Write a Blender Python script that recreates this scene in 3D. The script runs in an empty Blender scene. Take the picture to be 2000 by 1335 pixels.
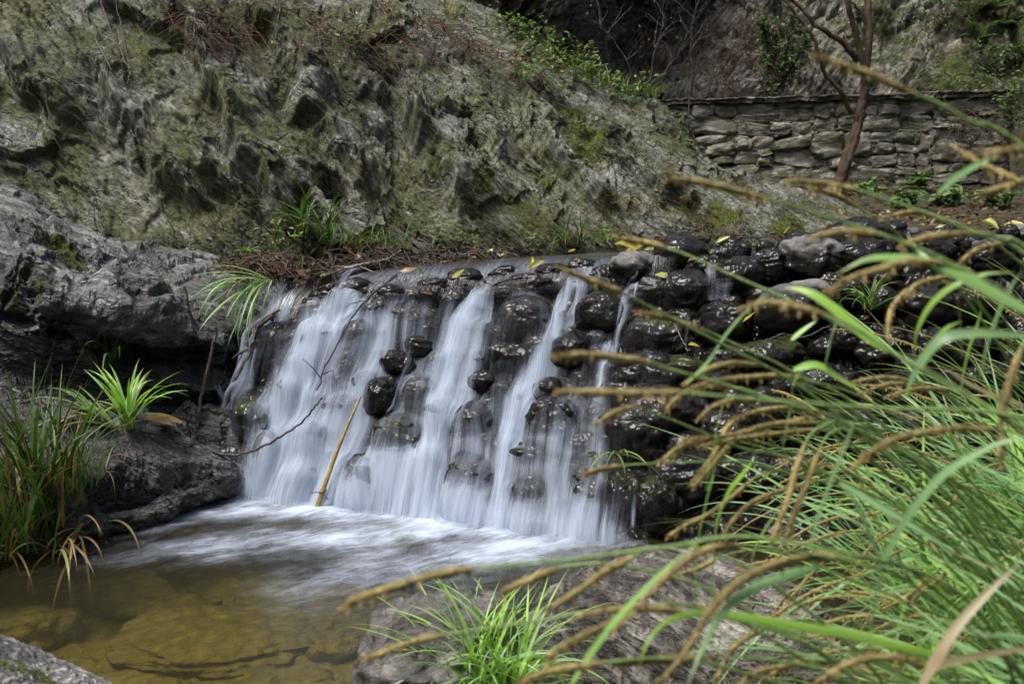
import bpy, bmesh, math, random
import numpy as np
from mathutils import Vector, Matrix

sc = bpy.context.scene
C = sc.collection
rad = math.radians
random.seed(7)
RNG = np.random.default_rng(7)

# ------------------------------------------------------------------ camera, world, sun, exposure
FPX = 1950.0
CAM = np.array([0.0, 0.0, 1.49])
TH = math.atan((667.5 - 400.0) / FPX)
FW = np.array([0.0, math.cos(TH), -math.sin(TH)])
UP = np.array([0.0, math.sin(TH), math.cos(TH)])
RT = np.array([1.0, 0.0, 0.0])
cd = bpy.data.cameras.new('camera')
cam = bpy.data.objects.new('camera', cd); C.objects.link(cam)
cd.sensor_width = 36.0
cd.lens = FPX / 2000.0 * 36.0
cd.clip_start = 0.02; cd.clip_end = 400.0
cam.location = CAM.tolist()
cam.rotation_euler = (math.pi / 2 - TH, 0, 0)
cd.dof.use_dof = True
cd.dof.focus_distance = 5.1
cd.dof.aperture_fstop = 5.0
sc.camera = cam

SUN_EL, SUN_AZ = rad(66), rad(245)      # azimuth clockwise from +Y: the sun stands behind and left of the camera
w = bpy.data.worlds.new('World'); sc.world = w; w.use_nodes = True
wn = w.node_tree; bg = wn.nodes['Background']
sky = wn.nodes.new('ShaderNodeTexSky'); sky.sky_type = 'NISHITA'; sky.sun_disc = False
sky.sun_elevation = SUN_EL; sky.sun_rotation = SUN_AZ
sky.air_density = 1.0; sky.dust_density = 6.0; sky.ozone_density = 1.0
hs = wn.nodes.new('ShaderNodeHueSaturation'); hs.inputs['Saturation'].default_value = 0.8   # cloud-veiled sky
wn.links.new(sky.outputs[0], hs.inputs['Color']); wn.links.new(hs.outputs[0], bg.inputs['Color'])
bg.inputs['Strength'].default_value = 0.11
sd = bpy.data.lights.new('sun', 'SUN'); sd.energy = 2.3; sd.angle = rad(26); sd.color = (1.0, 0.97, 0.93)
sun = bpy.data.objects.new('sun', sd); C.objects.link(sun)
sdir = Vector((math.sin(SUN_AZ) * math.cos(SUN_EL), math.cos(SUN_AZ) * math.cos(SUN_EL), math.sin(SUN_EL)))
sun.rotation_euler = sdir.to_track_quat('Z', 'Y').to_euler(); sun.location = (0, -3, 8)
sc.view_settings.view_transform = 'Standard'; sc.view_settings.look = 'None'
sc.view_settings.gamma = 1.0; sc.view_settings.use_curve_mapping = False
sc.view_settings.exposure = 0.70
sc.render.engine = 'CYCLES'
sc.cycles.use_denoising = True
sc.cycles.max_bounces = 8; sc.cycles.diffuse_bounces = 3; sc.cycles.glossy_bounces = 3
sc.cycles.transparent_max_bounces = 24; sc.cycles.transmission_bounces = 4
sc.cycles.caustics_reflective = False; sc.cycles.caustics_refractive = False
sc.cycles.sample_clamp_indirect = 4.0

# ------------------------------------------------------------------ picture <-> place
def ray(px, py):
    d = FW + RT * ((px - 1000.0) / FPX) + UP * ((667.5 - py) / FPX)
    return d
def at(px, py, Y):
    d = ray(px, py); return CAM + d * (Y / d[1])
def atz(px, py, z=0.0):
    d = ray(px, py); return CAM + d * ((z - CAM[2]) / d[2])
def proj(P):
    d = np.asarray(P) - CAM
    dep = d @ FW
    return 1000 + FPX * d[..., 0] / dep, 667.5 - FPX * (d @ UP) / dep

# ------------------------------------------------------------------ noise
_pr = np.random.default_rng(3)
_PERM = _pr.permutation(256); _PERM = np.concatenate([_PERM, _PERM, _PERM])
_G = _pr.normal(size=(256, 3)); _G /= np.linalg.norm(_G, axis=1)[:, None]
def gn(P, seed=0):
    P = np.asarray(P, dtype=np.float64) + seed * 17.31
    i = np.floor(P).astype(np.int64); f = P - i
    u = f * f * f * (f * (f * 6 - 15) + 10)
    i &= 255
    def g(dx, dy, dz):
        h = _PERM[_PERM[_PERM[(i[..., 0] + dx) & 255] + ((i[..., 1] + dy) & 255)] + ((i[..., 2] + dz) & 255)]
        G = _G[h]
        return G[..., 0] * (f[..., 0] - dx) + G[..., 1] * (f[..., 1] - dy) + G[..., 2] * (f[..., 2] - dz)
    x, y, z = u[..., 0], u[..., 1], u[..., 2]
    a = g(0,0,0) * (1-x) + g(1,0,0) * x; b = g(0,1,0) * (1-x) + g(1,1,0) * x
    c = g(0,0,1) * (1-x) + g(1,0,1) * x; d = g(0,1,1) * (1-x) + g(1,1,1) * x
    return ((a * (1-y) + b * y) * (1-z) + (c * (1-y) + d * y) * z) * 1.6
def fbm(P, o=4, gain=0.5, seed=0):
    s = 0; a = 1.0; P = np.asarray(P, dtype=np.float64)
    for k in range(o):
        s = s + a * gn(P, seed + k); P = P * 2.03; a *= gain
    return s
def rig(P, o=4, gain=0.5, seed=0):
    s = 0; a = 1.0; P = np.asarray(P, dtype=np.float64)
    for k in range(o):
        n = 1 - np.abs(gn(P, seed + k)) * 1.6
        s = s + a * (n * np.abs(n) - 0.35); P = P * 2.07; a *= gain
    return s
def facets(s, c, ls, lc, seed, tilt=1.0):
    """angular slabs: each cell of a stretched, jittered net is a plane of its own height and tilt"""
    r = np.random.default_rng(seed); T = r.random((64, 64, 5))
    a, b = s / ls, c / lc; i0, j0 = np.floor(a).astype(int), np.floor(b).astype(int)
    best = np.full(a.shape, 9e9); h = np.zeros(a.shape)
    for di in (-1, 0, 1):
        for dj in (-1, 0, 1):
            t = T[(i0 + di) & 63, (j0 + dj) & 63]
            da, db = a - (i0 + di + t[..., 0]), b - (j0 + dj + t[..., 1])
            d = np.abs(da) + np.abs(db) * 1.2 + .3 * np.hypot(da, db); m = d < best
            best = np.where(m, d, best)
            h = np.where(m, (t[..., 2] - .5) + tilt * ((t[..., 3] - .5) * da + (t[..., 4] - .25) * db), h)
    return h
def sstep(a, b, x):
    t = np.clip((x - a) / (b - a), 0, 1); return t * t * (3 - 2 * t)

# ------------------------------------------------------------------ meshes
def mk(name, V, F, mat, smooth=True, attrs=None, parent=None, uv=None, loc=None):
    V = np.asarray(V, dtype=np.float32); F = np.asarray(F, dtype=np.int32); k = F.shape[1]
    me = bpy.data.meshes.new(name)
    me.vertices.add(len(V)); me.vertices.foreach_set('co', V.ravel())
    me.loops.add(F.size); me.loops.foreach_set('vertex_index', F.ravel())
    me.polygons.add(len(F)); me.polygons.foreach_set('loop_start', np.arange(len(F), dtype=np.int32) * k)
    me.polygons.foreach_set('use_smooth', np.full(len(F), smooth, dtype=bool))
    me.update(calc_edges=True)
    for an, av in (attrs or {}).items():
        a = me.attributes.new(an, 'FLOAT', 'POINT'); a.data.foreach_set('value', np.asarray(av, dtype=np.float32).ravel())
    if uv is not None:
        l = me.uv_layers.new(name='flow'); l.data.foreach_set('uv', np.asarray(uv, dtype=np.float32)[F.ravel()].ravel())
    me.materials.append(mat)
    o = bpy.data.objects.new(name, me); C.objects.link(o)
    if parent is not None: o.parent = parent
    if loc is not None: o.location = [float(v) for v in loc]
    return o
def tag(o, label, cat, group=None):
    o['label'] = label; o['category'] = cat
    if group: o['group'] = group
    return o
def thing(name, label, cat, loc, group=None):
    o = bpy.data.objects.new(name, None); C.objects.link(o); o.location = [float(v) for v in loc]
    o.empty_display_size = 0.05
    return tag(o, label, cat, group)
def struct(o, kind='structure'):
    o['kind'] = kind; return o
def grid_faces(n, m):      # n columns (index major), m rows
    i = np.arange(n * m).reshape(n, m)
    return np.stack([i[:-1, :-1], i[1:, :-1], i[1:, 1:], i[:-1, 1:]], -1).reshape(-1, 4)
def cr(A, n, axis=0):      # Catmull-Rom resample along an axis
    A = np.moveaxis(np.asarray(A, dtype=np.float64), axis, 0); k = len(A)
    t = np.linspace(0, k - 1, n); i = np.minimum(t.astype(int), k - 2); f = (t - i).reshape((-1,) + (1,) * (A.ndim - 1))
    p1, p2 = A[i], A[i + 1]
    p0 = np.where((i > 0).reshape(f.shape), A[np.maximum(i - 1, 0)], 2 * p1 - p2)
    p3 = np.where((i < k - 2).reshape(f.shape), A[np.minimum(i + 2, k - 1)], 2 * p2 - p1)
    R = 0.5 * (2 * p1 + (p2 - p0) * f + (2 * p0 - 5 * p1 + 4 * p2 - p3) * f ** 2 + (3 * p1 - p0 - 3 * p2 + p3) * f ** 3)
    return np.moveaxis(R, 0, axis)
def patch(cols, n, m):     # cols: list of columns, each a list of world points
    return cr(cr(np.array(cols), n, 0), m, 1)
def gnormals(S, flip=False):
    a = np.gradient(S, axis=0); b = np.gradient(S, axis=1)
    N = np.cross(a, b); N /= np.linalg.norm(N, axis=-1, keepdims=True) + 1e-12
    return -N if flip else N
def near_idx(S, px, py, X=None, Yp=None):
    d = (X - px) ** 2 + (Yp - py) ** 2
    return np.unravel_index(np.argmin(d), d.shape)

# ------------------------------------------------------------------ node helpers
class NT:
    def __init__(s, name):
        s.m = bpy.data.materials.new(name); s.m.use_nodes = True
        s.t = s.m.node_tree; s.t.nodes.clear()
    def n(s, typ, ins=None, out=0, **kw):
        nd = s.t.nodes.new('ShaderNode' + typ)
        for k, v in kw.items(): setattr(nd, k, v)
        for k, v in (ins or {}).items():
            sk = nd.inputs[k]
            if isinstance(v, bpy.types.NodeSocket): s.t.links.new(v, sk)
            elif isinstance(v, (tuple, list)) and len(v) == 3 and sk.type == 'RGBA': sk.default_value = (*v, 1)
            else: sk.default_value = v
        return nd.outputs[out]
    def attr(s, name): return s.n('Attribute', attribute_name=name, out=2)
    def noise(s, vec, scale, detail=4, rough=0.5, dist=0.0): return s.n('TexNoise', {'Vector': vec, 'Scale': scale, 'Detail': detail, 'Roughness': rough, 'Distortion': dist})
    def ramp(s, fac, stops, interp='LINEAR'):
        nd = s.t.nodes.new('ShaderNodeValToRGB'); s.t.links.new(fac, nd.inputs[0]); e = nd.color_ramp.elements
        nd.color_ramp.interpolation = interp
        while len(e) < len(stops): e.new(0.5)
        for q, (p, c) in zip(e, stops):
            q.position = p; q.color = (c, c, c, 1) if isinstance(c, (int, float)) else (*c, 1)
        return nd.outputs[0]
    def mr(s, v, a, b, c=0.0, d=1.0, smooth=False): return s.n('MapRange', {0: v, 1: a, 2: b, 3: c, 4: d}, interpolation_type='SMOOTHSTEP' if smooth else 'LINEAR')
    def mix(s, f, a, b, blend='MIX'):
        nd = s.t.nodes.new('ShaderNodeMix'); nd.data_type = 'RGBA'; nd.blend_type = blend
        for k, v in ((0, f), (6, a), (7, b)):
            if isinstance(v, bpy.types.NodeSocket): s.t.links.new(v, nd.inputs[k])
            elif isinstance(v, tuple): nd.inputs[k].default_value = (*v, 1)
            else: nd.inputs[k].default_value = v
        return nd.outputs[2]
    def ma(s, op, a, b=0.0, clamp=False): return s.n('Math', {0: a, 1: b}, operation=op, use_clamp=clamp)
    def mapv(s, vec, rot=(0, 0, 0), scale=(1, 1, 1), loc=(0, 0, 0)): return s.n('Mapping', {'Vector': vec, 'Rotation': rot, 'Scale': scale, 'Location': loc})
    def warp(s, vec, scale, amt):
        c = s.n('TexNoise', {'Vector': vec, 'Scale': scale, 'Detail': 3.0}, out=1)
        d = s.n('VectorMath', {0: c, 1: (0.5, 0.5, 0.5)}, operation='SUBTRACT')
        d = s.n('VectorMath', {0: d, 'Scale': amt}, operation='SCALE')
        return s.n('VectorMath', {0: vec, 1: d}, operation='ADD')
    def bump(s, h, strength, dist, normal=None):
        i = {'Height': h, 'Strength': strength, 'Distance': dist}
        if normal is not None: i['Normal'] = normal
        return s.n('Bump', i)
    def out(s, sh):
        o = s.t.nodes.new('ShaderNodeOutputMaterial'); s.t.links.new(sh, o.inputs[0]); return s.m

def rock_mat(name, dark, mid, light, vein, rot, stretch=6.0, scale=1.0, vein_amt=0.5, moss=(0.07, 0.085, 0.012), rough=0.62, bump=1.0, bdist=0.03, rust=0.3, perobj=False, wet_dark=0.35, fold=0.05, crack=0.8, quartz=.85, fol=1.0, gritc=.6, wsc=4.0):
    t = NT(name)
    co = t.n('TexCoord', out=3)
    wv = t.warp(co, 1.1 * scale, 0.28 / scale)
    wv2 = t.warp(wv, 5.0 * scale, fold / scale)
    st = t.mapv(t.mapv(wv2, rot=rot), scale=(scale, scale * stretch, scale * stretch))     # grain runs along local X after the turn
    big = t.noise(wv, 1.5 * scale, 6, 0.65)
    med = t.noise(st, 1.7, 7, 0.7)
    fine = t.noise(st, 6.5, 4, 0.62)
    blot = t.noise(wv2, 9 * scale, 6, 0.7)
    grit = t.noise(co, 70 * scale, 4, 0.75)
    cr_ = t.n('TexVoronoi', {'Vector': t.n('VectorMath', {0: t.mapv(st, scale=(1.1, .36, .36)), 1: t.n('VectorMath', {0: t.n('TexNoise', {'Vector': co, 'Scale': 4.0 * scale, 'Detail': 5.0}, out=1), 'Scale': .8}, operation='SCALE')}, operation='ADD'), 'Scale': 1.6}, feature='DISTANCE_TO_EDGE')
    crk = t.mr(cr_, 0.0, 0.05, 1.0, 0.0)
    crk = t.ma('MULTIPLY', crk, t.mr(t.noise(wv, 2.0 * scale, 3, .5), .42, .6))
    fo = t.n('TexWave', {'Vector': t.mapv(t.mapv(wv2, rot=rot), scale=(scale * .3, scale, scale)), 'Scale': wsc, 'Distortion': 14.0, 'Detail': 6.0, 'Detail Scale': 1.1, 'Detail Roughness': .72}, out=1, wave_type='BANDS', bands_direction='Z')
    zone = t.mr(t.ma('ADD', t.ma('MULTIPLY', big, .7), t.ma('MULTIPLY', blot, .3)), 0.42, 0.58)
    col = t.mix(zone, dark, mid)
    col = t.mix(t.mr(t.noise(wv, 2.1 * scale, 5, .6), .45, .62), col, light)
    col = t.mix(1.0, col, t.ramp(fo, [(0.0, 1 - .55 * fol), (.45, 1 - .1 * fol), (.8, 1 + .25 * fol), (1.0, 1 + .6 * fol)]), 'MULTIPLY')
    col = t.mix(1.0, col, t.ramp(fine, [(0.32, .38), (.45, .86), (.56, 1.1), (.68, 1.5)]), 'MULTIPLY')
    col = t.mix(t.ma('MULTIPLY', t.mr(med, 0.52, 0.66), t.mr(t.noise(wv, 2.3 * scale, 5, 0.65), 0.5, 0.62, 0.03, vein_amt)), col, vein)
    col = t.mix(1.0, col, t.ramp(grit, [(0.3, 1 - .5 * gritc), (.5, 1.0), (.68, 1 + .6 * gritc)]), 'MULTIPLY')
    if rust: col = t.mix(t.mr(t.noise(wv, 2.7 * scale, 6, 0.65), 0.56, 0.68, 0, rust), col, (0.13, 0.085, 0.03))
    qz = t.n('TexVoronoi', {'Vector': t.mapv(st, scale=(1.0, .35, .35)), 'Scale': 9.0})
    qn = t.n('TexVoronoi', {'Vector': t.mapv(st, scale=(1.0, .35, .35)), 'Scale': 9.0}, out=1)
    qs = t.ma('MULTIPLY', t.mr(qz, .34, .26), t.ma('MULTIPLY', t.mr(t.n('SeparateColor', {0: qn}), .8, .84), t.mr(t.noise(wv, 2.0 * scale, 4, .6), .5, .58)))
    col = t.mix(t.ma('MULTIPLY', qs, quartz), col, (0.58, 0.56, 0.5))
    pale = t.attr('pale')
    lich = t.mr(t.noise(co, 24 * scale, 6, 0.78), 0.47, 0.56)
    col = t.mix(t.ma('MULTIPLY', pale, lich), col, (0.27, 0.31, 0.2))
    ms = t.attr('moss')
    mn = t.noise(co, 7 * scale, 7, 0.75)
    mf = t.mr(t.ma('ADD', ms, t.ma('MULTIPLY', t.ma('SUBTRACT', mn, 0.5), 2.4)), 0.40, 0.62)
    mc = t.mix(t.mr(t.noise(co, 55 * scale, 4, 0.7), 0.38, 0.62), tuple(x * 0.3 for x in moss), tuple(x * 1.7 for x in moss))
    col = t.mix(mf, col, mc)
    wet = t.attr('wet')
    col = t.mix(t.ma('MULTIPLY', wet, 1 - wet_dark), col, t.mix(1.0, col, (0.22, 0.22, 0.23), 'MULTIPLY'))
    h = t.ma('ADD', t.ma('ADD', t.ma('MULTIPLY', med, 0.9), t.ma('ADD', t.ma('MULTIPLY', fo, .28), t.ma('MULTIPLY', qs, .35))), t.ma('ADD', t.ma('MULTIPLY', fine, 1.0), t.ma('MULTIPLY', grit, 0.22)))
    h = t.ma('ADD', h, t.ma('MULTIPLY', blot, .5))
    h = t.ma('SUBTRACT', h, t.ma('MULTIPLY', crk, crack))
    col = t.mix(t.ma('MULTIPLY', crk, crack), col, tuple(x * 0.15 for x in dark))
    h = t.ma('ADD', h, t.ma('MULTIPLY', mf, t.ma('MULTIPLY', t.noise(co, 90 * scale, 3, 0.7), 0.6)))
    nb = t.bump(h, bump, bdist)
    rg = t.ma('SUBTRACT', t.mr(fine, 0.3, 0.7, rough - 0.12, rough + 0.12), t.ma('MULTIPLY', wet, rough * 0.68))
    rg = t.ma('MAXIMUM', rg, t.ma('MULTIPLY', mf, 0.9))
    p = t.n('BsdfPrincipled', {'Base Color': col, 'Roughness': rg, 'Normal': nb})
    return t.out(p)
# ------------------------------------------------------------------ materials of the rock
M = {}
M['cliff'] = rock_mat('cliff_schist', (0.034, 0.036, 0.012), (0.125, 0.13, 0.045), (0.215, 0.222, 0.19), (0.58, 0.56, 0.5), (0.0, rad(-50), 0.0), 7.0, 1.0, 0.75, bump=1.0, bdist=0.045, rust=0.4, fol=.6, moss=(0.10, 0.122, 0.014), gritc=.6, crack=.65)
M['outcrop'] = rock_mat('outcrop_schist', (0.075, 0.073, 0.074), (0.16, 0.158, 0.157), (0.27, 0.27, 0.265), (0.6, 0.57, 0.5), (0.0, rad(-15), rad(10)), 6.0, 1.2, 0.75, bump=1.0, bdist=0.045, rust=0.1, rough=0.5, fol=.6)
M['far_rock'] = rock_mat('brown_rock', (0.06, 0.05, 0.036), (0.15, 0.125, 0.095), (0.27, 0.25, 0.21), (0.5, 0.48, 0.43), (0.0, rad(60), 0.0), 4.0, 0.8, 0.6, bump=1.0, bdist=0.06, rust=0.5, fol=.6)  # the brown rock's own colours, also on the coping and gravel bar
M['boulder'] = rock_mat('boulder_gneiss', (0.08, 0.073, 0.066), (0.22, 0.204, 0.184), (0.36, 0.335, 0.30), (0.7, 0.65, 0.57), (0.0, rad(-24), rad(12)), 9.0, 1.25, 0.95, bump=1.0, bdist=0.03, rust=0.25, rough=0.45, fold=0.10, gritc=.4, fol=.9, quartz=.3, crack=.25)
M['dark_boulder'] = rock_mat('dark_boulder', (0.055, 0.05, 0.047), (0.12, 0.112, 0.105), (0.19, 0.178, 0.168), (0.38, 0.35, 0.32), (0.0, rad(20), rad(12)), 3.0, 2.2, 0.4, bump=.8, bdist=0.012, rust=0.2, rough=0.45, fold=0.12, gritc=.5, fol=.4, quartz=.2, crack=.15)
M['near_rock'] = rock_mat('near_rock_slab', (0.06, 0.058, 0.055), (0.15, 0.145, 0.14), (0.24, 0.23, 0.22), (0.36, 0.34, 0.31), (0.0, rad(30), rad(-20)), 4.0, 3.0, 0.4, bump=0.8, bdist=0.015, rust=0.1)

def disp_rock(S, N, rot_y, amp, freq, aniso=0.28, seed=1, rough=1.0, rot_z=0.0, fac=0.0):
    P = S.reshape(-1, 3)
    ca, sa = math.cos(rot_y), math.sin(rot_y)
    cz, sz = math.cos(rot_z), math.sin(rot_z)
    X = P[:, 0] * cz - P[:, 1] * sz; Y = P[:, 0] * sz + P[:, 1] * cz; Z = P[:, 2]
    Q = np.stack([X * ca + Z * sa, Y, -X * sa + Z * ca], -1)
    Wp = np.stack([fbm(P * 1.1, 3, seed=seed + 20), fbm(P * 1.1 + 9, 3, seed=seed + 30), fbm(P * 1.1 + 19, 3, seed=seed + 40)], -1)
    Q = Q + Wp * 0.13
    A = Q * np.array([aniso, 0.8, 1.0]) * freq
    h = 0.8 * gn(A * 0.75, seed + 1)
    # bedding ledges: a saw across the beds that comes and goes along them
    c = -Q[:, 2] * freq * 1.35 + 0.8 * fbm(A * 0.7, 3, seed=seed + 5)
    saw = c - np.floor(c); saw = np.where(saw < 0.88, saw / 0.88, (1 - saw) / 0.12)
    h = h + 0.42 * (saw - 0.5) * sstep(-0.35, 0.35, gn(A * 0.5 + 5, seed + 6))
    c2 = -Q[:, 2] * freq * 4.3 + 0.9 * fbm(A * 2.2, 3, seed=seed + 8)
    saw2 = c2 - np.floor(c2); saw2 = np.where(saw2 < 0.8, saw2 / 0.8, (1 - saw2) / 0.2)
    h = h + 0.34 * (saw2 - 0.5) * sstep(-0.3, 0.3, gn(A * 1.4 + 3, seed + 9))
    h = h + rough * 0.26 * rig(A * 1.6, 6, 0.66, seed + 11) + rough * 0.10 * fbm(Q * freq * 2.6, 5, 0.6, seed + 15)
    c3 = -Q[:, 2] * freq * 11.5 + 1.0 * fbm(A * 6, 3, seed=seed + 28)
    saw3 = c3 - np.floor(c3); saw3 = np.where(saw3 < 0.78, saw3 / 0.78, (1 - saw3) / 0.22)
    h = h + 0.15 * (saw3 - 0.5) * sstep(-0.2, 0.3, gn(A * 3.1 + 7, seed + 29))
    h = h + 0.06 * fbm(Q * np.array([0.4, 1, 1]) * freq * 14, 4, 0.6, seed + 17)
    if fac:
        wj = .035 * fbm(P * 5, 3, seed=seed + 50)
        hf = .085 * facets(Q[:, 0] + wj, Q[:, 2] + wj, 1.0, .42, seed + 51) + .045 * facets(Q[:, 0] - wj, Q[:, 2] + wj, .42, .17, seed + 52) + .018 * facets(Q[:, 0] + wj, Q[:, 2] - wj, .17, .07, seed + 53)
        h = h + fac * hf / amp
    return S + N * (h * amp).reshape(S.shape[:2] + (1,))

def ridges(S, N, lst, X, Yp):
    """overhanging noses of rock along traced lines: (line, height m, reach m)"""
    D = np.zeros(S.shape[:2])
    P2 = S[..., [0, 2]] + 0.10 * np.stack([fbm(S * 1.9, 4, .5, seed=201), fbm(S * 1.9 + 7, 4, .5, seed=205)], -1); am_ = 1 + .5 * gn(S * 3, 210)
    for line, hgt, reach in lst:
        Q = np.array([S[near_idx(S, x, y, X, Yp)] for x, y in line])[:, [0, 2]]
        best = np.full(S.shape[:2], 9.0); sg = np.zeros(S.shape[:2]); en = np.zeros(S.shape[:2])
        n = len(Q) - 1
        for q, (a, b) in enumerate(zip(Q[:-1], Q[1:])):
            d = b - a; L2 = d @ d + 1e-9; k0 = ((P2 - a) @ d) / L2; k = np.clip(k0, 0, 1); r = P2 - a - k[..., None] * d
            dist = np.linalg.norm(r, axis=-1); m = dist < best
            best[m] = dist[m]; sg[m] = (d[0] * r[..., 1] - d[1] * r[..., 0])[m]; en[m] = ((q + k) / n)[m]
        amp = hgt * np.minimum(1, 3.5 * en + .25) * np.minimum(1, 3.5 * (1 - en) + .15) * am_
        f = np.where(sg > 0, np.exp(-best / reach), np.exp(-(best / (reach * .2)) ** 2) - 0.68 * (1 - np.exp(-(best / (reach * .2)) ** 2)) * np.exp(-(best / (reach * .75)) ** 1.5))
        D += amp * f
    return S + N * D[..., None]
def dents(S, N, lst, X, Yp):
    """hollows and knobs: (px, py, size m, depth m, turn, length ratio)"""
    D = np.zeros(S.shape[:2])
    for px, py, r, dp, ang, ar in lst:
        i = near_idx(S, px, py, X, Yp); c = S[i]
        d = S - c
        a = rad(ang); e = d[..., 0] * math.cos(a) - d[..., 2] * math.sin(a); g = d[..., 0] * math.sin(a) + d[..., 2] * math.cos(a)
        q = np.sqrt((e / (r * ar)) ** 2 + (g / r) ** 2 + (d[..., 1] / (r * 2.5)) ** 2)
        q = q + 0.35 * fbm(S * 5.0, 4, .6, seed=77)
        D += -dp * (1 - sstep(0.35, 1.05, q))
    return S + N * D[..., None]
def blobs(S, lst, X, Yp, soft=0.5):
    """patch mask by place: (px, py, radius m, strength)"""
    A = np.zeros(S.shape[:2])
    for px, py, r, s in lst:
        c = S[near_idx(S, px, py, X, Yp)]
        q = np.linalg.norm(S - c, axis=-1) / r
        A = np.maximum(A, s * (1 - sstep(soft, 1.3, q)))
    return A

# ------------------------------------------------------------------ the cliff
def colm(*a): return [at(x, y, Y) for x, y, Y in a]
cols = [colm((-900,540,6.6),(-900,300,6.9),(-900,50,7.3),(-900,-300,8.2),(-900,-800,10.5),(-900,-1100,14)),
        colm((-350,530,6.9),(-350,300,7.2),(-350,50,7.7),(-350,-300,8.6),(-350,-800,10.5),(-350,-1100,14)),
        colm((0,520,7.0),(0,300,7.3),(0,50,7.9),(0,-300,8.8),(0,-750,10.5),(0,-1000,14)),
        colm((300,520,7.0),(300,330,7.35),(290,100,8.0),(280,-250,9),(280,-620,10.6),(280,-800,14)),
        colm((560,500,7.1),(545,300,7.6),(510,110,8.2),(480,-120,9.2),(480,-380,10.8),(480,-450,14)),
        colm((750,495,7.35),(730,330,7.85),(700,150,8.5),(670,-30,9.5),(680,-170,11),(700,-180,14)),
        colm((900,492,7.5),(890,350,7.95),(860,210,8.5),(830,75,9.3),(850,-20,11),(880,-20,14)),
        colm((1050,490,7.7),(1050,370,8.1),(1030,265,8.6),(1000,160,9.3),(1020,85,10.5),(1020,90,12.5)),
        colm((1190,488,7.9),(1190,400,8.2),(1190,310,8.7),(1185,230,9.2),(1200,180,10),(1210,190,11.5)),
        colm((1310,486,8.0),(1300,410,8.3),(1290,330,8.7),(1290,250,9.1),(1300,205,9.6),(1310,230,10.8)),
        colm((1400,483,8.0),(1390,425,8.3),(1380,380,8.6),(1380,335,8.9),(1390,318,9.3),(1400,345,10)),
        colm((1500,478,8.0),(1490,430,8.25),(1480,395,8.5),(1480,363,8.75),(1490,350,9.1),(1500,370,9.7)),
        colm((1620,470,7.9),(1610,440,8.1),(1600,412,8.3),(1600,392,8.5),(1610,382,8.8),(1620,395,9.3)),
        colm((1740,475,7.8),(1735,462,8.0),(1735,450,8.15),(1735,442,8.3),(1740,438,8.5),(1740,450,8.9))]
for c in cols:                                   # the foot goes on down under the water
    f = c[0].copy(); f[2] -= 0.7; f[1] -= 0.12; c.insert(0, f)
S = patch(cols, 1300, 600)
N = gnormals(S, flip=False)
if N[300, 150, 1] > 0: N = -N
X, Yp = proj(S)
S0 = S
S = ridges(S, N, [([(395,165),(440,250),(490,330),(550,410),(612,482)], .30, .34), ([(560,140),(595,225),(645,310),(705,372)], .24, .3), ([(750,190),(815,270),(870,340),(905,425)], .26, .32), ([(330,-10),(370,80),(405,140)], .15, .25),
     ([(795,160),(845,205),(885,255)], .14, .2), ([(170,110),(255,225),(330,320),(430,372)], .2, .36),  ([(980,150),(1060,260),(1150,370),(1210,430)], .16, .3),
     ([(1110,240),(1190,325),(1310,385),(1420,420)], .11, .22), ([(640,60),(700,150),(760,200)], .13, .25), ([(-20,40),(60,150),(110,250)], .2, .36), ([(460,20),(520,110),(560,190)], .12, .2), ([(900,190),(950,270),(985,330)], .1, .15), ([(430,300),(520,430),(560,480)], .1, .15), ([(680,300),(740,400),(770,470)], .1, .16)], X, Yp)
S = disp_rock(S, N, rad(-50), 0.14, 1.25, 0.17, 1, rough=.45, fac=1.15)
X, Yp = proj(S)
S = dents(S, N, [(828,203,0.07,0.3,52,4.5),(925,272,0.04,0.16,57,4.0),(655,368,0.09,0.22,55,2.2),(600,400,0.10,0.22,62,1.8)], X, Yp)
mossm = blobs(S, [(945,345,0.16,.75),(985,300,0.3,.3),(1140,270,0.22,.8),(1110,225,0.16,.8),(1060,350,0.15,.7),(1150,300,.15,.7),(255,110,0.35,.42),(280,60,.3,.45),(40,30,.2,.35),(1415,415,0.2,.75),(1330,400,0.1,.6),
                  (1540,440,0.2,.7),(560,260,0.3,.38),(620,200,0.25,.4),(500,30,.12,.7),(150,230,.5,.25),(860,330,.2,.5),(900,420,.3,.4),(1020,420,.25,.5),(700,60,.4,.45),(1100,430,.3,.4),(740,420,.25,.35),(200,420,.4,.25),(400,300,.3,.35),(640,130,.4,.45),(800,130,.4,.4),(560,330,.25,.45),(100,330,.4,.3),(330,60,.3,.5),(950,200,.3,.35),(820,400,.3,.4)], X, Yp)
pale = blobs(S, [(1010,240,0.35,.9),(960,310,0.3,.8),(880,320,.3,.6),(1060,380,.3,.5),(420,350,.25,.5),(840,430,.25,.5),(720,100,.3,.4),(1380,350,.3,.6),(280,140,.2,.3)], X, Yp)
mossm = np.maximum(mossm, .24 + .16 * gn(S * .9, 88)); pale = np.maximum(pale, .12 + .3 * gn(S * 1.1, 89)).clip(0, 1)
wet = sstep(1.42, 1.12, S[..., 2]) * 0.9 * sstep(0.25, -0.1, fbm(S * 3, 3, seed=50) - sstep(1.4, 1.15, S[..., 2]))
cl = mk('cliff', S.reshape(-1, 3), grid_faces(*S.shape[:2]), M['cliff'], attrs={'moss': mossm, 'pale': pale, 'wet': wet})
struct(cl)
CL, CLX, CLY = S, *proj(S)
def front_of(S, X, Yq, px, py, r=13):
    m = (X - px) ** 2 + (Yq - py) ** 2
    k = m < max(r * r, m.min() * 1.3)
    i = np.unravel_index(np.argmin(np.where(k, S[..., 1], 99)), m.shape); return S[i].copy()
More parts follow.
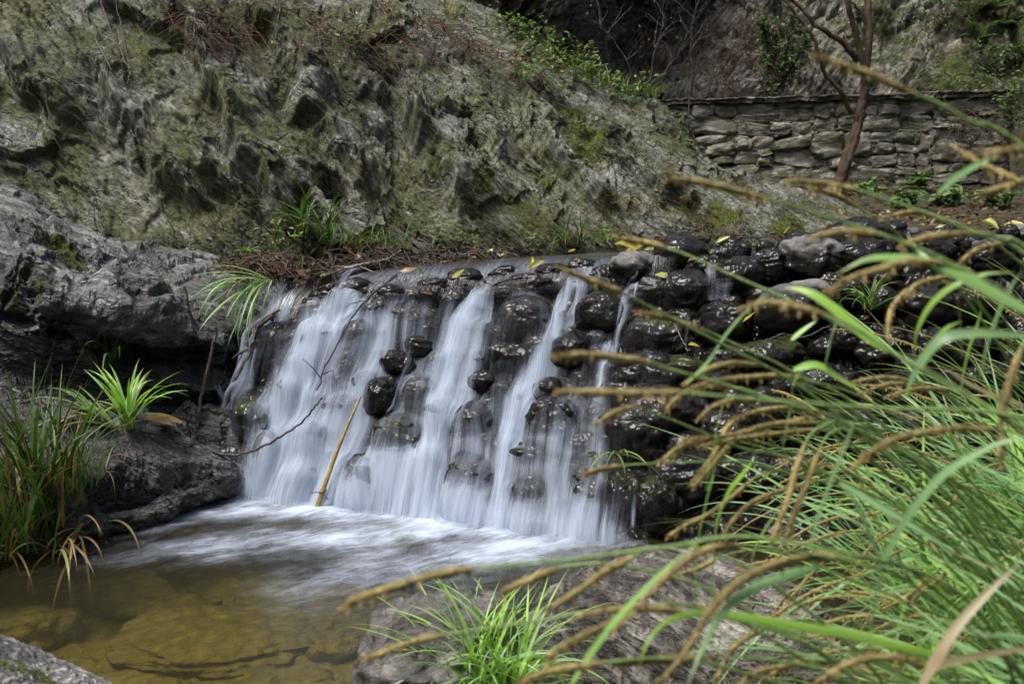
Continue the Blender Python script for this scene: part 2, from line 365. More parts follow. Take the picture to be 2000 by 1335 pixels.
def on_cliff(px, py, lift=0.0):
    d = (CLX[::2, ::2] - px) ** 2 + (CLY[::2, ::2] - py) ** 2 + 3e3 * (CL[::2, ::2, 1] > 10.2)
    i = np.unravel_index(np.argmin(d), d.shape)
    p = CL[::2, ::2][i].copy(); p[1] -= lift; return p

# ------------------------------------------------------------------ the rear rock, its cave, and the planted slope on the right
cols = []
for px, ys in ((300, (15.5,15.3,15,14.5,14)), (800, (15,14.8,14.5,14,13.5)), (1000, (14.5,14.2,13.8,13.2,12.6)), (1120, (14.6,14.2,13.6,12.8,12)), (1220, (15.0,15.8,17.0,15.4,13.6)), (1330, (14.6,14.9,16.6,16.6,14.6)), (1430, (14.4,14.6,15.2,15.8,15.2)),
               (1530, (14.6,14.9,15.3,15.6,15.8)), (1650, (14.2,14.5,15.1,15.8,16.6)), (1780, (13.8,14.2,14.9,15.7,16.8)), (1880, (13.0,13.6,14.5,15.4,16.6)), (2000, (12.2,12.9,14.0,15,15.8)), (2200, (11.6,12.6,14,15.2,16.4)), (2700, (10,11.2,13,15,17)), (3300, (7.5,9,11,13,15))):
    cols.append([at(px, py, Y) for py, Y in zip((330, 190, 60, -120, -420), ys)])
for c in cols:
    f = c[0].copy(); f[2] -= 1.2; c.insert(0, f)
S = patch(cols, 520, 260); N = gnormals(S)
if N[260, 100, 1] > 0: N = -N
S = disp_rock(S, N, rad(60), 0.36, 0.75, 0.3, 61, rough=.7, fac=1.8)
X, Yp = proj(S)
soil = sstep(1810, 1900, X + 40 * gn(S * 2, 5)) * sstep(3600, 2400, X)
mossm = soil * 0.55 + blobs(S, [(1720,70,.8,.5),(1830,150,.6,.55),(1640,60,.5,.35),(1560,110,.6,.3)], X, Yp)
rr = mk('rear_cliff', S.reshape(-1, 3), grid_faces(*S.shape[:2]), M['far_rock'], attrs={'moss': mossm, 'pale': blobs(S, [(1700,60,.9,.7),(1740,130,.6,.6),(1190,40,.6,.5)], X, Yp), 'wet': np.zeros(S.shape[:2])})
struct(rr)
RC, RCX, RCY = S, X, Yp
def on_rear(px, py, lift=0.0):
    i = near_idx(RC, px, py, RCX, RCY); p = RC[i].copy(); p[1] -= lift; return p

# earth bank between the upper pool and the stone wall, running off to the right
t = NT('leaf_littered_earth')
co = t.n('TexCoord', out=3)
n1 = t.noise(co, 5, 6, 0.7); n2 = t.noise(co, 38, 5, 0.7); n3 = t.noise(t.warp(co, 12, .1), 22, 3, .5)
c1 = t.mix(t.mr(n1, .35, .65), (0.022, 0.018, 0.012), (0.05, 0.04, 0.027))
c1 = t.mix(t.mr(n2, .52, .66), c1, (0.09, 0.06, 0.036)); c1 = t.mix(t.mr(n3, .5, .6), c1, (0.04, 0.07, 0.015))
M['earth'] = t.out(t.n('BsdfPrincipled', {'Base Color': c1, 'Roughness': 0.9, 'Normal': t.bump(t.ma('ADD', n1, n2), 1.0, 0.04)}))
cols = []
for px in (1150, 1300, 1420, 1550, 1700, 1850, 2000, 2250, 2700, 3400):
    k = max(0.0, (px - 1850) / 600.0)
    c = [at(px, 520, 6.0 - .4 * k), at(px, 462, 7.2 - .6 * k), at(px, 440, 8.2 - k), at(px, 405, 9.8 - 1.2 * k), at(px, 345, 12.0 - 1.5 * k), at(px, 325, 13.2 - 1.6 * k)]
    c[0][2] = 1.02; c[1][2] = min(c[1][2], 1.10) if px < 1700 else c[1][2]
    if px < 1700: c[2][2] = min(c[2][2], 1.15)
    cols.append(c)
S = patch(cols, 300, 200)
S[..., 2] += 0.10 * fbm(S * 1.2, 4, seed=70) * sstep(7.0, 8.2, S[..., 1]) + 0.02 * fbm(S * 9, 3, seed=75)
bk = mk('earth_bank', S.reshape(-1, 3), grid_faces(*S.shape[:2])[:, ::-1], M['earth']); struct(bk)
BK, BKX, BKY = S, *proj(S)
def on_bank(px, py):
    return BK[near_idx(BK, px, py, BKX, BKY)].copy()

# ------------------------------------------------------------------ the grey outcrop left of the fall
def oc(w0, *a): return [atz(w0[0], w0[1], -0.45) + np.array([0, .05, 0]), atz(*w0, 0.0)] + [at(x, y, Y) for x, y, Y in a]
cols = [oc((-1000,1250), (-1000,950,3.7),(-1000,700,4.3),(-1000,500,4.9),(-1000,330,5.8),(-1000,300,7.4)),
        oc((-300,1150), (-300,900,4.15),(-300,660,4.7),(-300,480,5.1),(-300,350,5.9),(-300,330,7.4)),
        oc((0,1085), (0,900,4.55),(0,730,4.95),(0,530,5.1),(0,395,5.8),(0,380,7.4)),
        oc((130,1055), (130,885,4.7),(130,760,5.1),(130,575,5.2),(130,462,6.0),(130,440,7.4)),
        oc((250,1020), (250,900,4.85),(250,800,5.25),(250,600,5.3),(260,510,6.1),(270,480,7.4)),
        oc((350,990), (350,885,5.0),(345,800,5.4),(350,640,5.4),(360,530,6.2),(370,494,7.4)),
        oc((425,965), (425,880,5.12),(420,790,5.55),(425,650,5.5),(440,545,6.25),(460,500,7.4)),
        oc((470,955), (470,885,5.35),(465,800,5.8),(475,660,5.75),(500,560,6.3),(520,505,7.4)),
        oc((560,955), (560,900,5.9),(550,800,6.0),(550,680,6.0),(570,590,6.4),(600,520,7.4))]
S = patch(cols, 800, 560); N = gnormals(S)
if N[300, 200, 1] > 0: N = -N
X, Yp = proj(S)
S = ridges(S, N, [([(440,655),(330,618),(220,600),(110,585),(-20,540)], .17, .3), ([(450,875),(330,868),(230,880),(130,862),(-20,800)], .14, .25), ([(430,575),(330,560),(230,545),(130,520)], .06, .15), ([(430,760),(330,735),(260,720)], .07, .15), ([(120,480),(60,560),(20,640)], .1, .2)], X, Yp)
S = disp_rock(S, N, rad(-14), 0.08, 1.9, 0.28, 101, rot_z=0.15, rough=.8, fac=.35)
X, Yp = proj(S)
S = dents(S, N, [(350,705,0.13,0.2,5,2.2),(30,590,0.16,0.16,70,1.6),(235,690,0.14,0.16,30,1.4),(150,640,.12,.1,20,2.0),(300,560,0.1,-0.06,10,3.0),(60,440,.15,-.06,30,2.0),(330,940,.12,.1,0,3.0),(230,960,.1,.08,0,3.0)], X, Yp)
X, Yp = proj(S)
wet = np.clip(sstep(820, 600, Yp) * 0.0 + sstep(0.95, 0.6, S[..., 2] - 0.28 * gn(S * 2.5, 6)), 0, 1) * 0.9
wet = np.maximum(wet, 0.6 * sstep(1.15, 0.95, S[..., 2] + .2 * gn(S * 3, 8)) * sstep(150, 300, X))
mossm = blobs(S, [(130,495,0.17,.75),(20,375,0.15,.6),(60,520,.1,.5),(90,480,.12,.55),(185,495,.1,.4),(430,588,.05,.8),(345,685,.05,.9),(45,560,.25,.35),(380,630,.12,.3)], X, Yp)
pale = blobs(S, [(90,440,.3,.35),(300,560,.3,.25)], X, Yp)
o = mk('rock_outcrop', S.reshape(-1, 3), grid_faces(*S.shape[:2]), M['outcrop'], attrs={'moss': mossm, 'pale': pale, 'wet': wet})
tag(o, 'big grey folded rock outcrop with moss cushions and white pebbles, left of the waterfall', 'rock')
OC, OCX, OCY = S, X, Yp
def on_out(px, py, lift=0.0):
    p = front_of(OC, OCX, OCY, px, py); p[1] -= lift; return p

# ------------------------------------------------------------------ ground, stream bed, pool
t = NT('stream_bed')
co = t.n('TexCoord', out=3)
n1 = t.noise(co, 2.2, 5, .6); n2 = t.noise(co, 14, 5, .65)
vor = t.n('TexVoronoi', {'Vector': t.warp(co, 8, .06), 'Scale': 13.0})
c1 = t.mix(t.mr(n1, .35, .65), (0.15, 0.14, 0.04), (0.21, 0.195, 0.06)); c1 = t.mix(t.mr(n2, .5, .75), c1, (0.28, 0.235, 0.085))
c1 = t.mix(t.mr(vor, .25, .6, 0, .3), c1, (0.045, 0.033, 0.012))
c1 = t.mix(t.mr(t.n('SeparateXYZ', {0: t.n('NewGeometry', out=0)}, out=2), -.02, .06), c1, t.mix(t.mr(n2, .4, .6), (0.008, 0.007, 0.005), (0.03, 0.022, 0.014)))  # earth above water, coloured near black for the shade beneath the sedge
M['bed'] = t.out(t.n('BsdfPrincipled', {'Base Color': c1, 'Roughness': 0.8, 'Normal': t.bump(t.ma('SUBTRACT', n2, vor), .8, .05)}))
gx = np.linspace(-45, 45, 220); gy = np.linspace(-32, 56, 220)
G = np.stack(np.meshgrid(gx, gy, indexing='ij') + [np.zeros((220, 220))], -1)
wob_ = 0.9 * fbm(G * .25, 4, seed=4)
G[..., 2] = -1.4 + 0.25 * wob_ + 11.0 * sstep(5.5, 13, np.abs(G[..., 0] - .5) + wob_) + 10.0 * sstep(-1.5, -8.5, G[..., 1] + wob_) * sstep(9, 4, np.abs(G[..., 0])) + 12 * sstep(17, 27, G[..., 1] + wob_) * sstep(10, 5, np.abs(G[..., 0]))  # unseen gorge sides, raised to block low sky and darken wet reflections
t = NT('unseen_wooded_slope'); co = t.n('TexCoord', out=3); n1 = t.noise(co, 1.2, 6, .7); n2 = t.noise(co, 7, 6, .7)
M['slope'] = t.out(t.n('BsdfPrincipled', {'Base Color': t.mix(t.mr(n2, .4, .6), t.mix(t.mr(n1, .4, .6), (0.012, 0.018, 0.008), (0.03, 0.024, 0.015)), (0.03, 0.05, 0.015)), 'Roughness': .95, 'Normal': t.bump(n2, 1., .3)}))
struct(mk('ground', G.reshape(-1, 3), grid_faces(220, 220), M['slope']))
gx = np.linspace(-5.5, 4.0, 420); gy = np.linspace(-1.5, 6.2, 340)
B = np.stack(np.meshgrid(gx, gy, indexing='ij') + [np.zeros((420, 340))], -1)
B[..., 2] = -0.30 + 0.17 * sstep(3.4, 2.5, B[..., 1]) * sstep(-1.9, -0.6, B[..., 0]) + 0.06 * gn(B * 1.3, 9) + 0.035 * np.abs(gn(B * 5, 12)) + 0.02 * rig(B * 9, 3, .5, 14) - 0.05 * sstep(3.8, 4.6, B[..., 1])
B[..., 2] += 0.6 * sstep(0.9, 2.2, B[..., 0] - 0.15 * (B[..., 1] - 2.5) + .2 * gn(B * 1.5, 5)) * sstep(4.0, 3.3, B[..., 1])     # the near bank on the right, where the sedge grows
B[..., 2] += 0.8 * sstep(1.3, -0.4, B[..., 1])
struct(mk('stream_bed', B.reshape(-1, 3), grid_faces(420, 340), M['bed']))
def bed_z(x, y):
    i = int(np.clip((x + 5.5) / 9.5 * 419, 0, 419)); j = int(np.clip((y + 1.5) / 7.7 * 339, 0, 339)); return B[i, j, 2]

# ------------------------------------------------------------------ the weir: its face runs from crest to foot
base_px = [(330,952),(430,962),(540,970),(700,985),(850,1003),(1000,1028),(1150,1048),(1270,1062),(1450,1082),(1700,1105),(2050,1130),(2500,1160)]
lip = [(470,640,5.9),(540,605,5.85),(680,553,5.72),(830,534,5.72),(965,526,5.7),(1110,518,5.6),(1230,513,5.5),(1330,508,5.4),(1500,500,5.28),(1720,488,5.15),(2000,478,5.05),(2400,470,4.9)]
cols = []
for (bx, by), (lx, ly, lY) in zip(base_px, lip):
    b = atz(bx, by, 0.0); l = at(lx, ly, lY)
    d = l - b; back = np.array([d[0], d[1], 0]); back /= np.linalg.norm(back)
    cols.append([l + back * 0.75 + [0, 0, -0.02], l + back * 0.34 + [0, 0, 0.035], l, b + d * 0.78 - back * 0.02, b + d * 0.52 - back * 0.03, b + d * 0.25 - back * 0.0, b, b - d * 0.22 - back * 0.02])
NU, NV = 760, 330
DS = patch(cols, NU, NV); DN = gnormals(DS)
if DN[300, 200, 1] > 0: DN = -DN
DX, DY = proj(DS)
Um = np.concatenate([[0], np.cumsum(np.linalg.norm(np.diff(DS[:, NV // 2], axis=0), axis=1))])
Vm = np.concatenate([[0], np.cumsum(np.linalg.norm(np.diff(DS[NU // 2], axis=0), axis=1))])
def dam_at(px, py):
    m = (DX - px) ** 2 + (DY - py) ** 2
    return np.unravel_index(np.argmin(m), m.shape)

# wet cobble material, shared by all the stones of the weir
t = NT('wet_cobble')
co = t.n('TexCoord', out=3); r = t.n('ObjectInfo', out=5)
co = t.n('VectorMath', {0: co, 1: t.n('CombineXYZ', {0: t.ma('MULTIPLY', r, 71.0), 1: t.ma('MULTIPLY', r, 37.0), 2: 0.0})}, operation='ADD')
n1 = t.noise(co, 9, 5, .6); n2 = t.noise(co, 70, 4, .65); n3 = t.noise(co, 28, 5, .6); nm = t.noise(co, 6, 6, .7)
dry = t.attr('dry'); ms = t.attr('moss')
bc = t.mix(t.mr(n1, .3, .7), (0.003, 0.0029, 0.0028), (0.011, 0.0102, 0.0096))
bc = t.mix(t.mr(r, 0.0, 1.0, 0.0, 0.35), bc, (0.016, 0.013, 0.009))
bc = t.mix(t.ma('MULTIPLY', t.mr(n2, .55, .7), .35), bc, (0.075, 0.07, 0.065))
bc = t.mix(t.mr(t.noise(co, 4, 5, .65), .55, .68, 0, .6), bc, (0.016, 0.0145, 0.009))
bc = t.mix(dry, bc, t.mix(t.mr(n3, .35, .65), (0.10, 0.098, 0.094), (0.21, 0.205, 0.195)))
mf = t.mr(t.ma('ADD', ms, t.ma('MULTIPLY', t.ma('SUBTRACT', nm, .5), 1.6)), .45, .7)
bc = t.mix(mf, bc, t.mix(t.mr(n2, .35, .65), (0.012, 0.018, 0.006), (0.045, 0.055, 0.016)))
hh = t.ma('ADD', t.ma('MULTIPLY', n3, .55), t.ma('MULTIPLY', n2, .42))
nc = t.noise(t.mapv(co, scale=(1, 1, .6)), 15, 3.0, .55)
nc2 = t.noise(co, 55, 0.5, .4)
hc = t.ma('ADD', nc, t.ma('MULTIPLY', nc2, .4))
wetf = t.ma('MULTIPLY', t.ma('MULTIPLY', t.ma('SUBTRACT', 1.0, dry), .8), t.ma('SUBTRACT', 1.0, t.ma('MULTIPLY', mf, .35)))
M['cobble'] = t.out(t.n('BsdfPrincipled', {'Base Color': bc, 'Roughness': .7, 'Specular IOR Level': .06, 'Normal': t.bump(hh, 1.0, .012), 'Coat Weight': wetf, 'Coat Roughness': .11, 'Coat IOR': 1.36, 'Coat Normal': t.bump(hc, 1.0, .015)}))

bm = bmesh.new(); bmesh.ops.create_icosphere(bm, subdivisions=5, radius=1.0)
ICO_V = np.array([v.co[:] for v in bm.verts]); ICO_F = np.array([[v.index for v in f.verts] for f in bm.faces]); bm.free()
bm = bmesh.new(); bmesh.ops.create_icosphere(bm, subdivisions=4, radius=1.0)
IC4_V = np.array([v.co[:] for v in bm.verts]); IC4_F = np.array([[v.index for v in f.verts] for f in bm.faces]); bm.free()
def pebble(rx, ry, rz, seed, lump=0.17, hi=True, edge=0.04):
    V, F = (ICO_V, ICO_F) if hi else (IC4_V, IC4_F)
    P = np.sign(V) * np.abs(V) ** 0.86
    P = P / (np.linalg.norm(P, axis=1, keepdims=True) ** 0.5)
    k = 1 + lump * gn(V * 1.1, seed) + 0.5 * lump * gn(V * 2.4, seed + 1) + 0.035 * fbm(V * 5, 3, seed=seed + 2)
    if edge: k = k - edge * np.maximum(0, rig(V * 1.5, 3, .5, seed + 4))
    return P * k[:, None] * np.array([rx, ry, rz]), F

# px, py, width, height, flags (d dry top, m mossy, v under the veil, w plain wet), label
ST = [
(780,712,64,44,'x','small flat dark stone between the left and middle streams'),
(815,678,58,38,'x','small glossy dark stone just above the small flat stone left of the middle stream'),
(855,712,48,46,'v','small veiled stone close against the left edge of the bright middle stream'),
(744,778,58,80,'x','upright egg-shaped dark stone right of the bamboo cane tip'),
(825,772,74,66,'v','dark stone with a torn dark leaf, right of the egg-shaped stone'),
(1006,703,84,56,'x','glossy dark stone with a broad wet top just right of the bright middle stream'),
(1030,632,108,96,'v','broad brown-black round stone below the crest, right of the bright middle stream'),
(1117,692,80,70,'x','dark shiny stone with a green mossy left rim, beside the second narrow stream'),
(1173,620,98,84,'x','large black shiny stone under the grey dry capstone, right of the second stream'),
(945,750,60,42,'x','small flat black stone overhanging beside the middle of the bright stream'),
(1070,765,56,54,'x','small round glossy black stone in the middle of the right cascade'),
(986,770,60,56,'v','half-veiled stone below the flat black overhanging stone'),
(1085,830,110,104,'v','big round brownish stone under a thin sheet of water right of centre'),
(926,838,84,104,'v','tall brown stone behind thin water right of the foot of the bright stream'),
(785,858,112,88,'vm','wide green-tinged stone under thin water, left of the lower bright stream'),
(712,938,96,86,'v','dark rounded stone at the foot of the fall just right of the bamboo cane'),
(848,572,66,54,'w','dark stone at the crest under floating yellow leaves, left of the bright stream'),
(812,620,104,46,'v','long low stone below the crest with a fringe of drops'),
(1020,563,112,48,'w','long dark crest stone under the smooth brown lip of water'),
(1237,534,82,72,'d','pale grey dry capstone with leaves on it at the middle of the crest'),
(1180,542,56,42,'w','dark wet stone tucked left of the pale capstone'),
(697,660,78,64,'v','stone under the white veil near the top of the left streams'),
(1152,782,66,46,'v','veiled stone under the end of the brown grass spike, right of the round black stone'),
(1168,820,76,60,'v','veiled flat stone left of the black wet face'),
(923,935,96,84,'v','round dark stone at the foot of the fall between the two bright streams'),
(1040,968,76,66,'v','veiled stone at the foot of the fall right of the narrow bright stream'),
(1047,1024,66,34,'w','low black stone at the waterline under the right cascade'),
(1150,940,64,62,'v','half-veiled brown stone at the foot of the right cascade'),
(1166,908,90,46,'vm','flat greenish stone under thin water in the lower right of the fall'),
(1225,972,66,96,'wm','upright black mossy stone with a trailing grass blade at the right end of the pool'),
(1296,985,104,116,'wm','big black glittering stone at the right end of the pool'),
(573,768,64,58,'v','rounded stone glimpsed in the left side of the leftmost stream'),
(492,832,82,90,'wm','rough black mossy stone beside the left branches at the small side pool'),
(577,675,76,60,'v','stone under thin water right of the dark leaning branch'),
(578,578,104,58,'w','black rough stone at the left end of the crest under the dead twigs'),
(1340,575,108,90,'w','large glossy black stone below the crest with a pale leaf hanging on it'),
(1444,545,98,82,'w','shining wet brown stone under the small right trickle'),
(1500,522,84,66,'w','wet stone glazed by thin water beside the round grey stone'),
(1591,511,118,84,'d','large smooth round grey stone standing dry on the right of the crest'),
(1414,632,104,80,'w','wet rounded stone with a yellow leaf on its right side'),
(1546,616,130,94,'wd','broad flat grey-topped stone with a wet sheen in the middle of the dry side'),
(1278,662,120,76,'wm','black glittering stone below the third little stream'),
(1676,500,106,62,'w','brown wet stone right of the round grey stone at the crest'),
(1818,490,88,52,'w','dark wet stone at the crest behind the pale floating leaves'),
(1937,500,92,56,'wd','grey-black stone at the right edge of the crest'),
(1995,468,66,46,'d','pale grey stone at the far right of the crest'),
(1772,449,62,34,'wd','flat dark grey slab lying behind the crest under the hanging grass spike'),
(1580,572,90,42,'d','flat pale stone under the round grey stone'),
(1735,682,100,72,'w','dark stone below the little grass tuft on the dry side'),
(1662,575,90,58,'w','wet stone carrying the little grass tuft on the right of the weir'),
(1490,702,150,74,'wm','long mossy glittering stone behind the crossing grass stalks'),
(1230,727,98,60,'w','black stone behind the blurred grass spike with the curled tip'),
(1340,722,84,50,'wm','wet stone with a curled yellow leaf on top'),
(1310,792,150,82,'w','broad wet stone with silver glints left of the mass of grass spikes'),
(1262,850,136,120,'w','very dark wet hollow-faced block right of the main cascade'),
(1560,748,130,70,'w','dark wet stone half hidden by the brown spikes in the middle of the dry side'),
(1650,842,110,72,'w','dark stone deep behind the grass with silver glints'),
(1940,748,110,72,'w','glinting wet stone at the right edge behind the grass'),
(1805,602,100,76,'w','black stone under the arching bright grass blade'),
(1905,602,104,78,'w','black stone at the far right under the thick grass blades'),
(1340,932,150,96,'w','big round glittering stone beside the foot of the weir left of the grass'),
(1420,840,110,76,'w','dark stone below the little white dribble'),
(1450,930,120,90,'w','dark stone at the foot of the weir behind the green blades'),
(1850,690,120,80,'w','black shadowed stone behind the crossing blades at the right'),
(1760,770,120,80,'w','black shadowed stone behind the densest brown spikes'),
(1560,930,130,90,'w','shadowed stone low on the weir behind the sedge leaves'),
(1400,750,70,50,'w','small wet stone between two glittering larger ones on the dry side'),
(640,578,64,42,'v','dark stone glazed by thin water along the crest of the fall'),(722,558,66,40,'v','dark stone glazed by thin water along the crest of the fall'),(765,580,62,46,'v','dark stone glazed by thin water along the crest of the fall'),(905,545,64,38,'v','dark stone glazed by thin water along the crest of the fall'),(985,538,60,34,'v','dark stone glazed by thin water along the crest of the fall'),(1082,534,64,36,'w','dark stone glazed by thin water along the crest of the fall'),(1142,524,56,36,'w','dark stone glazed by thin water along the crest of the fall'),(735,604,64,48,'v','dark stone glazed by thin water along the crest of the fall'),(612,606,60,46,'v','dark stone glazed by thin water along the crest of the fall'),(880,590,50,44,'w','dark stone glazed by thin water along the crest of the fall'),
(1660,660,70,60,'w','small dark stone with hanging roots below the little grass tuft'),
]
stones = []      # (centre, axes 3x3 rows, radii, dryflag)
def add_stone(px, py, wpx, hpx, fl, label, seed, ij=None, group='stones of the weir', hi=True):
    i, j = ij if ij is not None else dam_at(px, py)
    p, n = DS[i, j], DN[i, j]
    dep = (p - CAM) @ FW
    a, b = wpx * 0.54 * dep / FPX, hpx * 0.54 * dep / FPX
    c = (a + b) * 0.5 * random.uniform(.8, 1.0)
    out = 0.30 if 'x' in fl else (0.12 if 'v' in fl else 0.2)
    if 'd' in fl: out = 0.35
    cen = p + n * (c * (out - 0.15))
    u = np.array([DS[min(i + 3, NU - 1), j] - DS[max(i - 3, 0), j]])[0]; u /= np.linalg.norm(u)
    tl = random.uniform(-.3, .3)
    z = np.array([0, 0, 1.0]) * .8 + n * .2; z -= u * (z @ u); z /= np.linalg.norm(z)
    u2 = u * math.cos(tl) + z * math.sin(tl); z2 = -u * math.sin(tl) + z * math.cos(tl)
    R = np.stack([u2, np.cross(z2, u2), z2], 0)
    V, F = pebble(a, c, b, seed, lump=random.uniform(.12, .3), hi=hi, edge=random.choice((0, .03, .08, .14)))
    Vw = V @ R
    up = Vw[:, 2] / max(b, 1e-6)
    dryv = sstep(0.1, 0.7, up + .3 * gn(V * 14, seed)) if fl == 'd' else (0.6 * sstep(0.45, 0.9, up + .3 * gn(V * 14, seed)) if 'd' in fl else up * 0)
    mo = (sstep(-.3, .9, up) * .5 + .12) if 'm' in fl else up * 0
    o = mk('cobble', Vw, F, M['cobble'], attrs={'dry': dryv, 'moss': mo}, loc=cen)
    tag(o, label, 'stone', group)
    stones.append((cen, R, np.array([a, c, b]), 'x' in fl or 'd' in fl, (i, j)))
for k, s in enumerate(ST):
    add_stone(*s[:6], seed=200 + k * 5)
# smaller stones wedged into what is left of the face
occ = np.zeros((NU, NV), bool)
def mark(i, j, r):
    d = np.linalg.norm(DS - DS[i, j], axis=-1); occ[d < r] = True
for cen, R, rr_, dr, (i, j) in stones: mark(i, j, 0.74 * (rr_[0] + rr_[2]) / 2)
nf = 0
for tr in range(7000):
    i = random.randint(25, NU - 60); j = random.randint(60, NV - 60)
    if occ[i, j]: continue
    if DX[i, j] < 1300 and j < 105: continue
    r = random.choice((.035, .05, .06, .075, .09, .12)) * random.uniform(.85, 1.15)
    d = np.linalg.norm(DS - DS[i, j], axis=-1)
    if occ[d < r * .55].any(): continue
    dep = (DS[i, j] - CAM) @ FW
    side = DX[i, j]
    lab = ('small dark filler cobble in the gaps of the weir under the running water' if side < 1210 else 'small black filler cobble in the gaps of the dry right side of the weir')
    add_stone(0, 0, 2 * r * FPX / dep * random.uniform(.95, 1.3), 2 * r * FPX / dep * random.uniform(.7, .95), 'v' if side < 1210 else 'w', lab, 900 + nf * 3, (i, j), 'filler stones of the weir, under water' if side < 1210 else 'filler stones of the weir, dry side', hi=False)
    mark(i, j, r * .85); nf += 1
    if nf > 190: break
print('filler stones', nf)
Sx = DS + DN * (-0.05 + 0.03 * fbm(DS * 7, 4, seed=41) + 0.02 * rig(DS * 12, 3, .5, 44))[..., None]
o = mk('weir', Sx.reshape(-1, 3), grid_faces(NU, NV), M['cobble'], attrs={'dry': np.zeros(NU * NV), 'moss': np.full(NU * NV, .2)})
tag(o, 'low sloping weir whose dark wet core shows between the cobbles', 'weir')
# ------------------------------------------------------------------ falling water
# height of the stones above the face, then the path of water: it leaves each bulge and falls back slowly
H = np.zeros((NU, NV))
for cen, R, rr_, dryf, (i, j) in stones:
    if dryf: continue
    m = np.linalg.norm(DS - cen, axis=-1) < rr_.max() * 2.2
    if not m.any(): continue
    p = (DS[m] - cen) @ R.T / rr_; n = DN[m] @ R.T / rr_
    a = (n * n).sum(1); b = 2 * (p * n).sum(1); c = (p * p).sum(1) - 1.02
    disc = b * b - 4 * a * c
    h = np.where(disc > 0, (-b + np.sqrt(np.maximum(disc, 0))) / (2 * a), 0)
    H[m] = np.maximum(H[m], h)
H = np.clip(H, 0, .16)
dV = np.gradient(Vm)
W = H.copy()
for j in range(1, NV):
    W[:, j] = np.maximum(W[:, j], W[:, j - 1] - 0.22 * dV[j])
def blur(A, k, ax):
    kern = np.hanning(k + 2)[1:-1]; kern /= kern.sum()
    pad = k // 2
    Ap = np.concatenate([np.repeat(np.take(A, [0], ax), pad, ax), A, np.repeat(np.take(A, [-1], ax), pad, ax)], ax)
    return np.apply_along_axis(lambda v: np.convolve(v, kern, 'valid'), ax, Ap)
W = np.maximum(blur(blur(W, 9, 0), 13, 1), blur(H, 3, 1))
cm = sstep(1.02, .72, VV_ := np.broadcast_to(Vm[None, :], (NU, NV)))
cm = cm * .6
W = blur(W, 7, 0) * (1 - cm) + cm * (blur(blur(W, 33, 0), 45, 1) * .9)

# how much water runs where: strokes (px, py, half-width px, strength), laid on the face in metres
STRK = [
 [(655,565,26,.5),(690,575,22,.85),(665,610,26,1),(640,650,34,1.1),(622,710,42,1.2),(605,780,52,1.15),(580,860,62,1.1),(555,945,84,1.15)],
 [(700,600,14,1.1),(692,625,16,1.1),(665,660,16,1),(640,720,20,.9)],
 [(575,585,26,.35),(548,625,15,.95),(515,675,16,1.0),(492,730,19,.95),(470,790,24,.85),(448,850,30,.8)],
 [(640,600,30,.4),(600,700,34,.5),(530,800,34,.45),(520,900,40,.5)],
 [(444,690,4,.5),(443,780,4,.55)],
 [(785,585,20,.3),(760,640,26,.55),(742,690,24,.65),(728,745,20,.7),(700,800,22,.85),(676,870,34,.85),(655,940,50,.95)],
 [(720,640,22,.35),(715,720,20,.45),(690,780,18,.5),(665,830,22,.6)],
 [(810,610,18,.3),(800,720,12,.35),(790,800,16,.4),(760,870,24,.45),(750,950,26,.5)],
 [(962,560,14,.35),(932,590,17,.95),(910,640,26,1.15),(893,700,28,1.15),(877,760,30,1.1),(866,815,27,1.05),(852,880,27,1.15),(835,945,50,1.2),(815,985,80,1.15)],
 [(950,590,14,.7),(948,640,16,.8),(930,700,18,.7),(912,760,22,.6),(890,830,30,.6)],
 [(835,900,36,.8),(770,960,50,1.0)],
 [(870,800,20,.6),(925,860,26,.35),(905,960,40,.4)],
 [(1118,560,12,.55),(1097,600,11,.85),(1086,645,13,.8),(1072,690,18,.9),(1050,740,22,.95),(1028,780,24,1.05),(1008,840,20,1.1),(996,900,15,1.1),(986,960,14,1.15),(980,1020,20,1.1)],
 [(1140,565,9,.5),(1125,620,9,.55),(1110,650,8,.35)],
 [(1020,590,14,.25),(1060,600,8,.45),(1060,650,7,.35)],
 [(1195,690,14,.6),(1186,740,13,.7),(1182,800,10,.6),(1180,880,12,.5),(1178,960,20,.4)],
 [(1262,520,10,.4),(1246,545,10,.8),(1232,595,9,.85),(1222,650,7,.7),(1218,680,9,.4)],
 [(1256,545,4,.9),(1248,600,3,.8)],
 [(1392,520,8,.5),(1390,550,8,.65),(1388,600,8,.35)],[(1412,540,8,.35),(1420,580,14,.45),(1405,620,14,.3)],[(1340,650,10,.35),(1325,690,12,.3)],
 [(1388,805,5,.6),(1380,850,6,.5),(1376,910,5,.4)],
 [(1085,800,56,.32),(1080,880,74,.46),(1080,960,84,.48),(1100,1030,84,.55)],[(1160,790,30,.3),(1160,880,36,.4),(1160,980,40,.42),(1165,1045,40,.5)],
 [(940,830,50,.36),(930,900,50,.42),(920,980,60,.5)],
 [(790,850,46,.3),(780,910,46,.38)],
 [(690,620,36,.3),(670,700,50,.35)],[(580,680,40,.3),(560,790,44,.36)],
 [(860,620,36,.22),(830,700,26,.25),(800,780,34,.3)],
 [(470,955,30,.8),(600,970,70,1.0),(700,985,42,.9),(800,990,70,1.05),(880,1005,48,.95),(1000,1028,36,.85),(1100,1043,34,.7),(1200,1057,30,.5)],
 [(1252,990,5,.5),(1250,1040,5,.5)],
 [(700,540,50,.26),(850,530,50,.2),(1000,524,60,.22),(1120,520,45,.2)],[(905,545,20,.3),(960,530,24,.36),(1010,512,20,.2)],[(1020,560,20,.3),(1060,535,24,.3),(1110,515,20,.2)],[(1130,560,14,.5),(1165,525,18,.3)],
]
DENS = np.zeros((NU, NV))
